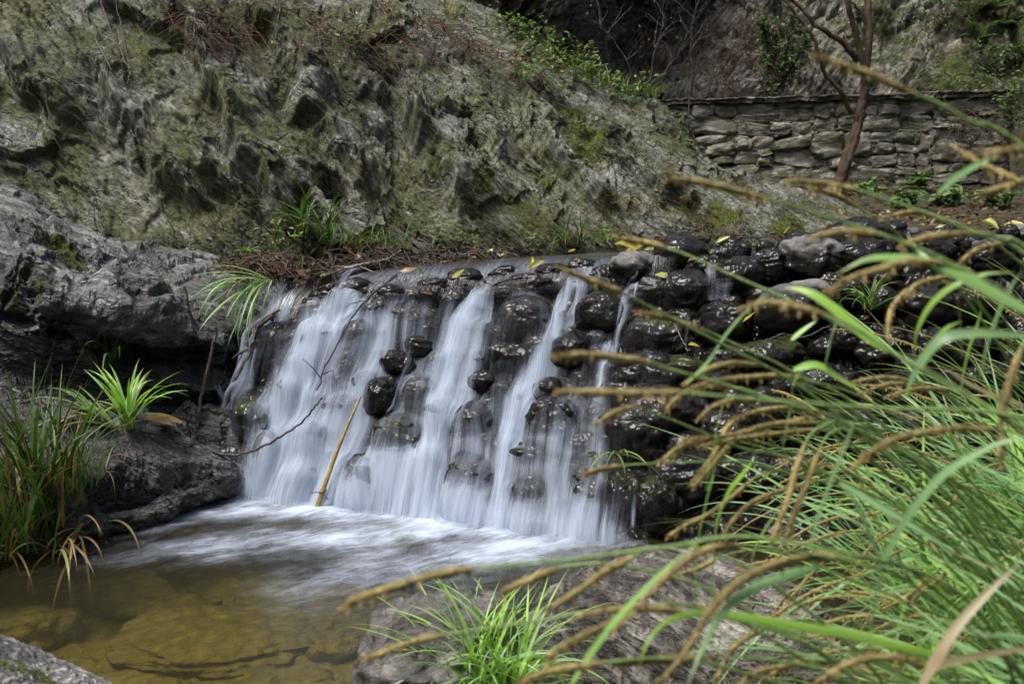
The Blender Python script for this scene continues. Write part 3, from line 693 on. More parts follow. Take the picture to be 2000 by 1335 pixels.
UU = np.broadcast_to(Um[:, None], (NU, NV)); VV = np.broadcast_to(Vm[None, :], (NU, NV))
for st in STRK:
    pts = []
    for px, py, hw, s in st:
        i, j = dam_at(px, py); dep = (DS[i, j] - CAM) @ FW
        pts.append((Um[i], Vm[j], hw * dep / FPX, s))
    A = np.zeros((NU, NV))
    for (u0, v0, w0, s0), (u1, v1, w1, s1) in zip(pts[:-1], pts[1:]):
        L2 = (u1 - u0) ** 2 + (v1 - v0) ** 2 + 1e-9
        k = np.clip(((UU - u0) * (u1 - u0) + (VV - v0) * (v1 - v0)) / L2, 0, 1)
        d = np.hypot(UU - u0 - k * (u1 - u0), VV - v0 - k * (v1 - v0))
        q = d / (w0 + (w1 - w0) * k)
        A = np.maximum(A, (s0 + (s1 - s0) * k) * np.exp(-(q * .85) ** 2.4))
    DENS = 1 - (1 - np.clip(DENS, 0, 1.3) * .999) * (1 - np.clip(A, 0, 1.3)) if False else np.maximum(DENS, A) + 0.35 * np.minimum(DENS, A)
# thin films over the whole wet part, thinner where a stone stands out
film = sstep(400, 470, DX) * sstep(1300, 1190, DX) * sstep(545, 640, DY)
DENS = DENS * (1 - .5 * sstep(.02, .08, H) * sstep(1.05, .6, DENS)) + 0.22 * film
DENS *= 1 - 0.45 * sstep(.04, .10, H - blur(W, 31, 1) * .5) * (DENS < .6)
DENS = DENS * (1 + .38 * gn(np.stack([UU * 7, VV * 1.3, UU * 0], -1), 61) + .22 * gn(np.stack([UU * 19, VV * 2.2, UU * 0], -1), 64))
PRES = np.clip(sstep(380, 440, DX) * sstep(1330, 1260, DX) + (DENS > .12), 0, 1)
Hs = blur(blur(H, 25, 0), 25, 1); gH = np.gradient(Hs, axis=0) / (np.gradient(Um)[:, None] + 1e-6)
DEF = np.zeros((NU, NV))
for j in range(1, NV): DEF[:, j] = DEF[:, j - 1] * .985 - gH[:, j] * dV[j] * .55
DEF = blur(blur(np.clip(DEF, -.1, .1), 31, 0), 31, 1)
MEA = 0.035 * gn(np.stack([UU * 2.5, VV * 2.2, UU * 0], -1), 90)
for j in range(NV): DENS[:, j] = np.interp(Um - DEF[:, j] * .45 + MEA[:, j] * .6, Um, DENS[:, j])
DENS = DENS * 1.12
UV = np.stack([UU - DEF * .4 + MEA, VV], -1)

def water_mat(name, seed, gain, floor_):
    t = NT(name)
    uv = t.n('UVMap', uv_map='flow')
    dn = t.attr('flow_density'); pr = t.attr('film')
    wv = t.warp(uv, 3.0, 0.02)
    a1 = t.noise(t.mapv(wv, scale=(95, 2.2, 1), loc=(seed, seed, 0)), 1.0, 3, .6)
    a2 = t.noise(t.mapv(wv, scale=(26, 1.6, 1), loc=(seed * 2, 0, 0)), 1.0, 3, .55)
    a3 = t.noise(t.mapv(wv, scale=(260, 7, 1), loc=(0, seed, 0)), 1.0, 2, .6)
    nz = t.ma('ADD', t.ma('ADD', t.ma('MULTIPLY', t.ma('SUBTRACT', a1, .5), 1.0), t.ma('MULTIPLY', t.ma('SUBTRACT', a2, .5), 1.5)), t.ma('MULTIPLY', t.ma('SUBTRACT', a3, .5), .5))
    k = t.ma('MULTIPLY', nz, t.ma('ADD', .26, t.ma('MULTIPLY', dn, .55)))
    al = t.mr(t.ma('ADD', t.ma('MULTIPLY', dn, gain), k), 0.12, 1.34, 0, 0.96, True)
    al = t.ma('MULTIPLY', al, t.mr(dn, 0.0, 0.12))
    # fast water scatters light evenly through its thickness: half reflected, half passed on
    df = t.n('BsdfDiffuse', {'Color': (0.5, 0.575, 0.70)}); tl = t.n('BsdfTranslucent', {'Color': (0.5, 0.575, 0.70)})  # neutral water, with the blue of the skylight put into its colour
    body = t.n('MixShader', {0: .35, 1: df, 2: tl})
    tr = t.n('BsdfTransparent')
    m1 = t.n('MixShader', {0: al, 1: tr, 2: body})
    bp = t.bump(t.ma('ADD', a2, t.ma('MULTIPLY', a1, .5)), .9, .04)
    gl = t.n('BsdfGlossy', {'Color': (1, 1, 1), 'Roughness': .2, 'Normal': bp})
    fr = t.n('Fresnel', {'IOR': 1.33, 'Normal': bp})
    m2 = t.n('MixShader', {0: t.ma('MULTIPLY', t.ma('MULTIPLY', fr, pr), floor_), 1: m1, 2: gl})
    return t.out(m2)
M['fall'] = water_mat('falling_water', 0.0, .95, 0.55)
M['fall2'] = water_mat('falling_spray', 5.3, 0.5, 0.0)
ripple = 0.004 * gn(np.stack([UV[..., 0] * 22, UV[..., 1] * 1.6, UV[..., 0] * 0], -1), 4)
crest = sstep(1.05, 0.8, VV); PRES = np.clip(PRES * (.12 + .88 * crest), 0, 1)
WS = DS + DN * (W * (1 - .35 * crest) + 0.012 + ripple)[..., None]
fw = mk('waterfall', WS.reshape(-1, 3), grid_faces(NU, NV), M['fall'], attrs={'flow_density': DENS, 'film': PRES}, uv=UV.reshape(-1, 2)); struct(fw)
sel = DENS * sstep(.3, .7, blur(blur(DENS, 7, 0), 7, 1))
WS2 = DS + DN * (blur(W, 21, 1) + 0.03 + 0.035 * np.clip(sel, 0, 1.2) + 0.012 * gn(np.stack([UV[..., 0] * 14, UV[..., 1] * 1.2, UV[..., 0] * 0 + 3], -1), 7))[..., None]
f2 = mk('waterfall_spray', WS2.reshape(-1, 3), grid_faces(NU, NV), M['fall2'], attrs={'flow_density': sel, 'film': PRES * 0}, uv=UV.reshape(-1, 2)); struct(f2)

# upper pool: still brown water behind the crest
t = NT('upper_water')
co = t.n('TexCoord', out=3)
rp = t.noise(t.mapv(co, scale=(2, 5, 1)), 2.0, 3, .5)
bp = t.bump(rp, .25, .04)
fr = t.n('Fresnel', {'IOR': 1.33, 'Normal': bp})
M['upper'] = t.out(t.n('MixShader', {0: fr, 1: t.n('BsdfDiffuse', {'Color': (0.03, 0.022, 0.01)}), 2: t.n('BsdfGlossy', {'Roughness': .06, 'Normal': bp})}))
ii = np.linspace(0, NU - 1, 120).astype(int)
front = DS[ii, 0] + (DN[ii, 0] * 0.02); front[:, 2] = 1.115
rows = []
for k in np.linspace(0, 1, 40):
    q = front.copy(); q[:, 1] = front[:, 1] * (1 - k) + 8.6 * k; q[:, 0] = front[:, 0] * (1 + .35 * k); q[:, 2] = 1.115 if k > 0.12 else 1.115 - .03 * (1 - k / .12)
    rows.append(q)
US = np.stack(rows, 1); US = US[(ii > 60)]
ms = US[..., 0] < 2.3
struct(mk('upper_pool_water', US.reshape(-1, 3), grid_faces(US.shape[0], 40), M['upper']))

# lower pool: clear brown water with foam drawn out by the current
t = NT('pool_water')
co = t.n('TexCoord', out=3)
fo = t.attr('foam'); cu = t.attr('chop')
fl = t.mapv(co, rot=(0, 0, rad(-33)))
wv = t.warp(fl, 2.2, .18)
s1 = t.noise(t.mapv(wv, scale=(4.5, 15, 1)), 1.0, 6, .68); s2 = t.noise(t.mapv(wv, scale=(16, 48, 1)), 1.0, 5, .68); s3 = t.noise(t.mapv(wv, scale=(2.0, 4.5, 1)), 1.0, 5, .62)
nz = t.ma('ADD', t.ma('ADD', t.ma('MULTIPLY', t.ma('SUBTRACT', s1, .5), 1.7), t.ma('MULTIPLY', t.ma('SUBTRACT', s2, .5), 1.1)), t.ma('MULTIPLY', t.ma('SUBTRACT', s3, .5), 1.2))
al = t.mr(t.ma('ADD', fo, t.ma('MULTIPLY', nz, t.ma('ADD', .16, t.ma('MULTIPLY', fo, .75)))), .12, 1.15, 0, .9, True)
al = t.ma('MULTIPLY', al, t.mr(fo, 0.0, .1))
hh = t.ma('ADD', t.ma('MULTIPLY', s1, cu), t.ma('ADD', t.ma('MULTIPLY', s3, .7), t.ma('MULTIPLY', s2, t.ma('MULTIPLY', cu, .35))))
bp = t.bump(hh, .9, .035)
fr = t.n('Fresnel', {'IOR': 1.33, 'Normal': bp})
clear = t.n('MixShader', {0: fr, 1: t.n('BsdfTransparent', {'Color': (0.72, 0.68, 0.46)}), 2: t.n('BsdfGlossy', {'Roughness': .13, 'Normal': bp})})
clear = t.n('MixShader', {0: .10, 1: clear, 2: t.n('BsdfDiffuse', {'Color': (0.12, 0.105, 0.05)})})     # a little silt in suspension, its diffuse colour also lifting the dark band
foam = t.n('BsdfDiffuse', {'Color': (0.5, 0.575, 0.70)})  # foam colour carries the same painted skylight blue
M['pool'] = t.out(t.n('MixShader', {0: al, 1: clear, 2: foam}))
gx = np.linspace(-5.4, 3.6, 520); gy = np.linspace(-1.2, 6.1, 420)
Pw = np.stack(np.meshgrid(gx, gy, indexing='ij') + [np.zeros((520, 420))], -1)
foot = DS[:, -60:-30].reshape(-1, 3); foot = np.array([atz(*b, 0.0) for b in base_px])
FOAM = np.zeros((520, 420))
def zline(pts, A):
    q = [(atz(px, py, 0)[:2], hw, s) for px, py, hw, s in pts]
    for (a, w0, s0), (b, w1, s1) in zip(q[:-1], q[1:]):
        d = b - a; L2 = d @ d + 1e-9
        k = np.clip(((Pw[..., 0] - a[0]) * d[0] + (Pw[..., 1] - a[1]) * d[1]) / L2, 0, 1)
        dist = np.hypot(Pw[..., 0] - a[0] - k * d[0], Pw[..., 1] - a[1] - k * d[1])
        A = np.maximum(A, (s0 + (s1 - s0) * k) * np.exp(-(dist / (1.35 * (w0 + (w1 - w0) * k))) ** 2))
    return A
for st in [[(480,965,.12,.75),(600,975,.2,.95),(700,990,.24,.85),(850,1003,.26,.95),(1000,1032,.22,.8),(1120,1050,.18,.62),(1230,1065,.1,.4)],
           [(600,985,.2,.9),(480,990,.16,.9),(380,1005,.12,.65),(290,1030,.1,.35)],
           [(900,1020,.2,.9),(760,1040,.2,.75),(600,1050,.2,.62),(420,1060,.22,.42),(200,1085,.2,.26),(60,1120,.15,.14)],
           [(1050,1060,.2,.65),(900,1080,.24,.62),(760,1105,.28,.5),(640,1135,.28,.36),(560,1165,.24,.2)],[(1180,1068,.12,.45),(1090,1075,.12,.4)]]:
    FOAM = zline(st, FOAM)
FOAM *= 1 + .35 * fbm(Pw * np.array([3.5, 3.5, 1]), 4, .6, seed=37)
CH = zline([(300,1000,.5,1),(800,1050,.5,1),(1150,1100,.45,1)], np.zeros((520, 420))); CH = np.clip(.3 + CH, 0, 1)
Pw[..., 2] += 0.008 * np.clip(FOAM, 0, 1) * (fbm(Pw * np.array([3, 9, 1]), 4, seed=33) + .6)
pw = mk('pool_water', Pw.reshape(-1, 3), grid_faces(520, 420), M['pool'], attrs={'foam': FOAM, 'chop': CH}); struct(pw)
# ------------------------------------------------------------------ plant materials
def leaf_mat(name, stops, rough=0.42, trans=0.3, spec=0.45):
    t = NT(name)
    tn = t.attr('tint'); al = t.attr('along')
    co = t.n('TexCoord', out=3)
    n1 = t.noise(co, 30, 3, .6)
    c = t.ramp(t.ma('ADD', tn, t.ma('MULTIPLY', t.ma('SUBTRACT', n1, .5), .22)), stops)
    c = t.mix(t.mr(al, .8, 1.0, 0, .6), c, (0.19, 0.12, 0.05))
    p = t.n('BsdfPrincipled', {'Base Color': c, 'Roughness': rough, 'Specular IOR Level': spec})
    tl = t.n('BsdfTranslucent', {'Color': t.mix(1.0, c, (1.0, 1.1, .55), 'MULTIPLY')})
    return t.out(t.n('MixShader', {0: trans, 1: p, 2: tl}))
GREEN = [(0.0, (0.012, 0.03, 0.008)), (0.3, (0.045, 0.10, 0.02)), (0.5, (0.10, 0.19, 0.045)), (0.68, (0.16, 0.27, 0.05)), (0.8, (0.26, 0.30, 0.07)), (0.9, (0.30, 0.22, 0.10)), (1.0, (0.20, 0.10, 0.045))]
M['blade'] = leaf_mat('grass_blade', GREEN)
M['sedge'] = leaf_mat('sedge_blade', [(0.0, (0.05, 0.13, 0.03)), (0.3, (0.13, 0.29, 0.09)), (0.5, (0.28, 0.48, 0.22)), (0.7, (0.34, 0.60, 0.07)), (0.82, (0.30, 0.32, 0.12)), (0.92, (0.40, 0.32, 0.19)), (1.0, (0.24, 0.12, 0.06))], .35, .3, .55)
M['leaf'] = leaf_mat('broad_leaf', GREEN, .5, .35)
M['litter'] = leaf_mat('fallen_leaf', [(0, (0.06, 0.035, 0.025)), (.25, (0.17, 0.085, 0.04)), (.5, (0.42, 0.32, 0.05)), (.75, (0.36, 0.38, 0.07)), (1, (0.38, 0.36, 0.27))], .35, .25, .5)
def bark_mat(name, a, b, sc_=40, rough=.75):
    t = NT(name); co = t.n('TexCoord', out=3)
    n1 = t.noise(co, sc_, 5, .65); n2 = t.noise(co, sc_ * .2, 3, .5)
    c = t.mix(t.mr(t.ma('ADD', t.ma('MULTIPLY', n1, .6), t.ma('MULTIPLY', n2, .4)), .36, .64), a, b)
    return t.out(t.n('BsdfPrincipled', {'Base Color': c, 'Roughness': rough, 'Normal': t.bump(n1, .8, .01)}))
M['bark'] = bark_mat('red_bark', (0.022, 0.015, 0.009), (0.11, 0.072, 0.04), 22)
M['twig'] = bark_mat('dead_twig', (0.035, 0.026, 0.02), (0.13, 0.10, 0.08), 60)
M['wet_stick'] = bark_mat('wet_stick', (0.018, 0.014, 0.012), (0.08, 0.062, 0.05), 60, .4)
M['pale_stick'] = bark_mat('bleached_stick', (0.12, 0.10, 0.08), (0.34, 0.31, 0.27), 60, .6)
M['brown_twig'] = bark_mat('brown_twig', (0.05, 0.026, 0.014), (0.15, 0.08, 0.045), 60)
M['cane'] = bark_mat('bamboo_cane', (0.17, 0.11, 0.03), (0.46, 0.33, 0.09), 18, .35)
M['stem'] = bark_mat('sedge_stem', (0.13, 0.23, 0.06), (0.28, 0.40, 0.13), 50, .45)
M['spike'] = bark_mat('sedge_spike', (0.17, 0.145, 0.045), (0.52, 0.43, 0.17), 160, .7)
M['scale'] = bark_mat('sedge_scale', (0.25, 0.18, 0.06), (0.62, 0.47, 0.2), 120, .7)

class Acc:
    def __init__(s): s.V = []; s.F = []; s.t = []; s.a = []; s.n = 0
    def add(s, V, F, tint, along):
        s.V.append(V); s.F.append(np.asarray(F) + s.n); s.t.append(np.full(len(V), tint)); s.a.append(along); s.n += len(V)
    def build(s, name, mat, parent=None, origin=None):
        V = np.concatenate(s.V); o = np.zeros(3) if origin is None else np.asarray(origin)
        ob = mk(name, V - o, np.concatenate(s.F), mat, attrs={'tint': np.concatenate(s.t), 'along': np.concatenate(s.a)}, parent=parent)
        if parent is None and origin is not None: ob.location = o.tolist()
        return ob
def unit(v): return v / (np.linalg.norm(v, axis=-1, keepdims=True) + 1e-12)
def blade(acc, P, w, tint, side=None, roll=0.0, fold=0.3, base=0.5):
    n = len(P); T = unit(np.gradient(P, axis=0)); s = np.linspace(0, 1, n)
    if side is None:
        ch = P[-1] - P[0]; side = np.array([-ch[1], ch[0], 0.0])
        if np.linalg.norm(side) < 1e-4: side = np.array([1.0, 0, 0])
    S = unit(side - T * (T @ side)[:, None]); N = np.cross(T, S)
    tw = roll * s[:, None] + roll * .5
    S2 = S * np.cos(tw) + N * np.sin(tw); N2 = np.cross(T, S2)
    wd = (w * np.minimum(1, base + 3 * s) * np.maximum(1 - s ** 2.4, 0.03))[:, None] * .5
    L = P - S2 * wd + N2 * wd * fold; R = P + S2 * wd + N2 * wd * fold
    V = np.stack([L, P, R], 1).reshape(-1, 3)
    i = np.arange(n - 1) * 3
    F = np.concatenate([np.stack([i, i + 1, i + 4, i + 3], 1), np.stack([i + 1, i + 2, i + 5, i + 4], 1)])
    acc.add(V, F, tint, np.repeat(s, 3))
def arc(root, az, ln, el, droop, n=12, curl=0.0, pw=1.3):
    s = np.linspace(0, 1, n); e = el - droop * s ** pw; a = az + curl * s
    d = np.stack([np.cos(e) * np.cos(a), np.cos(e) * np.sin(a), np.sin(e)], 1) * (ln / (n - 1))
    return np.asarray(root) + np.concatenate([[np.zeros(3)], np.cumsum(d[:-1], 0)])
def tube(acc, P, r, seg=6, tint=0.5, rough=0.0, seed=0):
    P = np.asarray(P); n = len(P); r = np.broadcast_to(np.asarray(r, dtype=float), (n,))
    T = unit(np.gradient(P, axis=0)); ref = np.array([0.13, 0.21, 0.97]) if abs(T[0][2]) < .9 else np.array([1.0, .1, 0])
    A = unit(np.cross(T, ref)); B_ = np.cross(T, A)
    th = np.linspace(0, 2 * math.pi, seg, endpoint=False)
    rr_ = r[:, None] * np.ones(seg)
    V = P[:, None] + A[:, None] * np.cos(th)[None, :, None] * rr_[..., None] + B_[:, None] * np.sin(th)[None, :, None] * rr_[..., None]
    if rough:
        V = V + (V - P[:, None]) * (rough * gn(V * 60 + seed, seed))[..., None]
    V = V.reshape(-1, 3)
    i = np.arange(n - 1)[:, None] * seg; j = np.arange(seg)[None]; k = (j + 1) % seg
    F = np.stack([i + j, i + k, i + seg + k, i + seg + j], -1).reshape(-1, 4)
    acc.add(V, F, tint, np.repeat(np.linspace(0, 1, n), seg) * 0)
def wob(P, n, amp, seed, freq=3.0):
    Q = cr(np.asarray(P, dtype=float), n, 0); s = np.arange(n) / n
    k = np.stack([s * freq * len(P), s * 0 + seed * 3.1, s * 0], -1)
    return Q + amp * np.stack([fbm(k, 3, seed=1), fbm(k, 3, seed=5), fbm(k, 3, seed=9)], -1)
def leaf(acc, p, d, up, ln, wd, tint, cup=0.25, bend=0.25):
    d = unit(np.asarray(d)); sd_ = unit(np.cross(d, up)); nn = np.cross(sd_, d)
    s = np.array([0, .3, .65, 1.0]); ww = np.array([.06, .5, .42, .02]) * wd
    mid = p + d * (s * ln)[:, None] - nn * (bend * ln * s ** 2)[:, None]
    L = mid - sd_ * ww[:, None] + nn * (cup * ww)[:, None]; R = mid + sd_ * ww[:, None] + nn * (cup * ww)[:, None]
    V = np.stack([L, mid, R], 1).reshape(-1, 3); i = np.arange(3) * 3
    F = np.concatenate([np.stack([i, i + 1, i + 4, i + 3], 1), np.stack([i + 1, i + 2, i + 5, i + 4], 1)])
    acc.add(V, F, tint, np.repeat(s * .5, 3))
def rv(): return unit(RNG.normal(size=3))
U = random.uniform

def tuft(name, label, roots, n, ln, wd, el=(0.9, 1.5), droop=(0.8, 2.2), tint=(0.25, 0.6), az=(0, 6.283), dry=0.12, group=None, mat='blade', spread=0.03, curl=.3, cat='grass tuft', dry_down=True):
    roots = [np.asarray(r) for r in roots]; o = roots[0]
    th = thing(name, label, cat, o, group)
    g, d = Acc(), Acc()
    for k in range(n):
        r = roots[k % len(roots)] + np.array([U(-1, 1), U(-1, 1), -0.3]) * spread
        isd = U(0, 1) < dry
        P = arc(r, U(*az), U(*ln) * (.75 if isd else 1), U(*el), U(*droop) * (1.25 if isd and dry_down else 1), 12, U(-curl, curl))
        blade(d if isd else g, P, U(*wd) * (.7 if isd else 1), U(.86, .97) if isd else U(*tint), roll=U(-.5, .5))
    g.build('leaves', M[mat], th, o)
    if d.n: d.build('dry_leaves', M[mat], th, o)
    return th

# ------------------------------------------------------------------ boulders of the near bank
def rock_thing(name, cols, n, m, mat, label, amp, freq, rot, seed, mossl=(), wetz=0.12, rot_z=0.0, pal=()):
    cols = [list(c) for c in cols]
    for c in cols:
        c.append(c[-1] + np.array([0, .12, -.5])); 
    S = patch(cols, n, m); N = gnormals(S)
    if N[n // 2, m // 3, 1] > 0: N = -N
    S = disp_rock(S, N, rot, amp, freq, .25, seed, rot_z=rot_z)
    X, Yq = proj(S)
    wet = sstep(wetz + .1, wetz - .04, S[..., 2] + .05 * gn(S * 5, 3)) * .9
    c0 = S.reshape(-1, 3).mean(0)
    o = mk(name, S.reshape(-1, 3) - c0, grid_faces(n, m), M[mat], attrs={'moss': blobs(S, mossl, X, Yq), 'pale': blobs(S, pal, X, Yq), 'wet': wet}, loc=c0)
    tag(o, label, 'rock'); return S, X, Yq
BS = rock_thing('boulder', [
    colm((960,1430,2.865),(985,1330,2.930),(1010,1240,3.000),(1035,1180,3.100),(1055,1158,3.200),(1060,1200,3.400)),
    colm((1080,1450,2.815),(1100,1310,2.890),(1115,1195,2.990),(1128,1128,3.115),(1140,1104,3.240),(1140,1160,3.500)),
    colm((1240,1460,2.790),(1240,1300,2.865),(1240,1170,2.990),(1240,1094,3.140),(1240,1068,3.280),(1240,1140,3.600)),
    colm((1360,1460,2.790),(1360,1310,2.865),(1360,1190,2.990),(1350,1112,3.140),(1340,1082,3.280),(1340,1150,3.600)),
    colm((1500,1470,2.790),(1495,1330,2.865),(1490,1220,2.990),(1480,1142,3.140),(1470,1107,3.280),(1460,1160,3.600)),
    colm((1620,1490,2.790),(1610,1360,2.890),(1600,1272,3.015),(1590,1204,3.140),(1580,1172,3.240),(1570,1210,3.500)),
    colm((1740,1520,2.840),(1710,1420,2.940),(1695,1340,3.040),(1680,1295,3.140),(1670,1275,3.240),(1660,1300,3.400))], 460, 320, 'boulder',
    'big brown and white streaked boulder on the near bank behind the bright green grass tuft', .038, 3.4, rad(-24), 301, [(1300,1300,.08,.35)], rot_z=.3)
V, F = ICO_V, ICO_F
bm = bmesh.new(); bmesh.ops.create_icosphere(bm, subdivisions=6, radius=1.0)
V6 = np.array([v.co[:] for v in bm.verts]); F6 = np.array([[v.index for v in f.verts] for f in bm.faces]); bm.free()
P = np.sign(V6) * np.abs(V6) ** .82; P /= np.linalg.norm(P, axis=1, keepdims=True) ** .6
k = 1 + .16 * gn(V6 * 1.2, 71) + .09 * rig(V6 * 1.6, 4, .5, 75) + .03 * fbm(V6 * 6, 4, seed=79)
P = P * k[:, None] * np.array([.27, .26, .27])
cA = at(868, 1290, 2.72); cA[2] = .10
ob = mk('boulder', P, F6, M['dark_boulder'], attrs={'moss': P[:, 0] * 0, 'pale': P[:, 0] * 0, 'wet': .25 + .6 * sstep(.1, -.06, P[:, 2] + .04 * gn(P * 8, 3))}, loc=cA)
tag(ob, 'dark rounded boulder at the pool edge on the left of the streaked boulder', 'rock')
NR = rock_thing('rock_slab', [
    colm((-500,1600,1.8),(-500,1330,2.0),(-500,1160,2.4),(-500,1120,2.8),(-500,1180,3.1)),
    colm((-200,1560,1.85),(-200,1330,2.05),(-200,1210,2.35),(-200,1180,2.65),(-200,1225,2.95)),
    colm((0,1520,1.9),(0,1350,2.1),(0,1264,2.32),(0,1230,2.55),(0,1272,2.8)),
    colm((120,1520,1.95),(120,1410,2.1),(120,1322,2.3),(120,1287,2.5),(120,1322,2.7)),
    colm((240,1520,2.0),(245,1440,2.1),(240,1366,2.25),(232,1340,2.4),(240,1374,2.6)),
    colm((340,1600,2.1),(335,1520,2.2),(330,1470,2.3),(325,1450,2.4),(330,1480,2.5))], 300, 240, 'near_rock',
    'smooth grey rock slab with a line of moss in the bottom left corner', .022, 4.0, rad(25), 331, [(30,1300,.05,.6),(80,1325,.05,.6),(10,1290,.05,.6),(60,1315,.03,.5)])
# stones lying under the pool water
for px, py, wx, wy, wz, lb in [(420,1225,.46,.30,.05,'broad flat olive slab lying under the pool water'), (60,1200,.2,.16,.1,'yellowish stone under the water at the left edge of the pool'), (960/1.0,1180,.12,.1,.06,'small brown stone under the water left of the dark boulder'),
                               (330,1310,.09,.07,.05,'small yellow stone under the water near the bottom of the pool'), (600,1300,.1,.08,.05,'pale pebble under the shallow water in front of the boulder'), (640,1325,.12,.1,.05,'yellowish flat pebble under the shallow water by the boulder'), (240,1130,.24,.16,.1,'dim brown stone under the water in the left of the pool'), (350,1150,.2,.13,.08,'dull golden stone deep under the middle of the pool')]:
    if px > 700: px, py = 650, 1240
    q = atz(px, py, -.2); V_, F_ = pebble(wx, wy, wz, int(px), .2)
    o = mk('sunken_stone', V_, F_, M['bed'], loc=(q[0], q[1], bed_z(q[0], q[1]) + wz * .35)); tag(o, lb, 'stone', 'stones under the pool water')

# ------------------------------------------------------------------ the dry stone wall
t = NT('wall_stone'); co = t.n('TexCoord', out=3); tn = t.attr('tint')
n1 = t.noise(t.warp(co, 3, .3), 5, 6, .65); n2 = t.noise(t.mapv(co, rot=(0, .4, 0), scale=(4, 14, 14)), 1.6, 5, .65)
c = t.mix(t.mr(n1, .35, .65), (0.075, 0.066, 0.044), (0.23, 0.205, 0.15)); c = t.mix(t.mr(n2, .48, .64), c, (0.42, 0.41, 0.37)); c = t.mix(t.mr(t.noise(co, 30, 5, .7), .45, .3, 0, .7), c, (0.03, 0.027, 0.02))
c = t.mix(t.mr(tn, 0, 1, .0, .55), c, (0.36, 0.33, 0.27)); c = t.mix(t.mr(t.noise(co, 2.5, 4, .6), .5, .62, 0, .7), c, (0.06, 0.068, 0.025))
M['wall'] = t.out(t.n('BsdfPrincipled', {'Base Color': c, 'Roughness': .85, 'Normal': t.bump(t.ma('ADD', n1, n2), 1., .03)}))
wa, wb = at(1300, 345, 12.3), at(1960, 335, 11.3)
wl = np.linalg.norm((wb - wa)[:2]); wd_ = unit(np.array([wb[0] - wa[0], wb[1] - wa[1], 0])); wn_ = np.array([wd_[1], -wd_[0], 0.0])
wall = thing('stone_wall', 'low dry stone wall of rough pale and brown blocks below the rear cliff', 'wall', wa)
acc = Acc(); rects = []
def split(x0, x1, y0, y1, d=0):
    w_, h_ = x1 - x0, y1 - y0
    if (h_ > U(.12, .34)) and h_ > w_ * .4:
        m = y0 + h_ * U(.38, .62); split(x0, x1, y0, m); split(x0, x1, m, y1)
    elif w_ > U(.16, .75):
        m = x0 + w_ * U(.35, .65); split(x0, m, y0, y1); split(m, x1, y0, y1)
    else: rects.append((x0, x1, y0, y1))
xx = 0
while xx < wl - .1:
    ww = U(.8, 1.3); split(xx, min(wl, xx + ww), -.12, .86); xx += ww
VB, FB = IC4_V, IC4_F
for x0, x1, y0, y1 in rects:
    sh = np.sign(VB) * np.abs(VB) ** .52
    s0 = U(0, 99)
    kk = 1 + .26 * gn(VB * 1.3 + s0, 3) + .12 * rig(VB * 2.2 + s0, 4, .6, 8) + .05 * fbm(VB * 4 + s0, 3, seed=6)
    q = sh * kk[:, None]; a_ = U(-.22, .22)
    qx, qz = q[:, 0] * (x1 - x0) * .58, q[:, 2] * (y1 - y0) * .57
    lx = (x0 + x1) / 2 + qx * math.cos(a_) - qz * math.sin(a_); lz = (y0 + y1) / 2 + qx * math.sin(a_) + qz * math.cos(a_)
    W3 = wd_ * lx[:, None] + np.array([0, 0, 1.]) * lz[:, None] + wn_ * (q[:, 1] * .12 + U(-.035, .025))[:, None]
    acc.add(W3, FB, U(0, 1) ** 2.5, lx * 0)
acc.build('stonework', M['wall'], wall)
def slab(x0, x1, z0, z1, d0, d1, seed, nx=160, amp=.04):
    prof = np.array([(d0, z0), (d0, (z0 + z1) / 2), (d0, z1), ((d0 + d1) / 2, z1 + .01), (d1, z1), (d1, z0)])
    xs = np.linspace(x0, x1, nx); pr = cr(prof, 26, 0)
    G_ = wd_ * xs[:, None, None] + (-wn_) * pr[None, :, 0:1] + np.array([0, 0, 1.]) * pr[None, :, 1:2]
    return G_ + amp * np.stack([gn(G_ * 8, seed), gn(G_ * 8, seed + 1), .5 * gn(G_ * 11, seed + 2) + .35 * gn(G_ * 3, seed + 3)], -1)
G_ = slab(-.1, wl + .1, .84, .90, -.16, .5, 3)
mk('coping', G_.reshape(-1, 3), grid_faces(160, 26), M['far_rock'], parent=wall, attrs={'moss': np.full(160 * 26, .38)})
G_ = slab(-.05, wl + .05, -.3, .83, -.02, .45, 8)
mk('core', G_.reshape(-1, 3), grid_faces(160, 26), M['earth'], parent=wall)

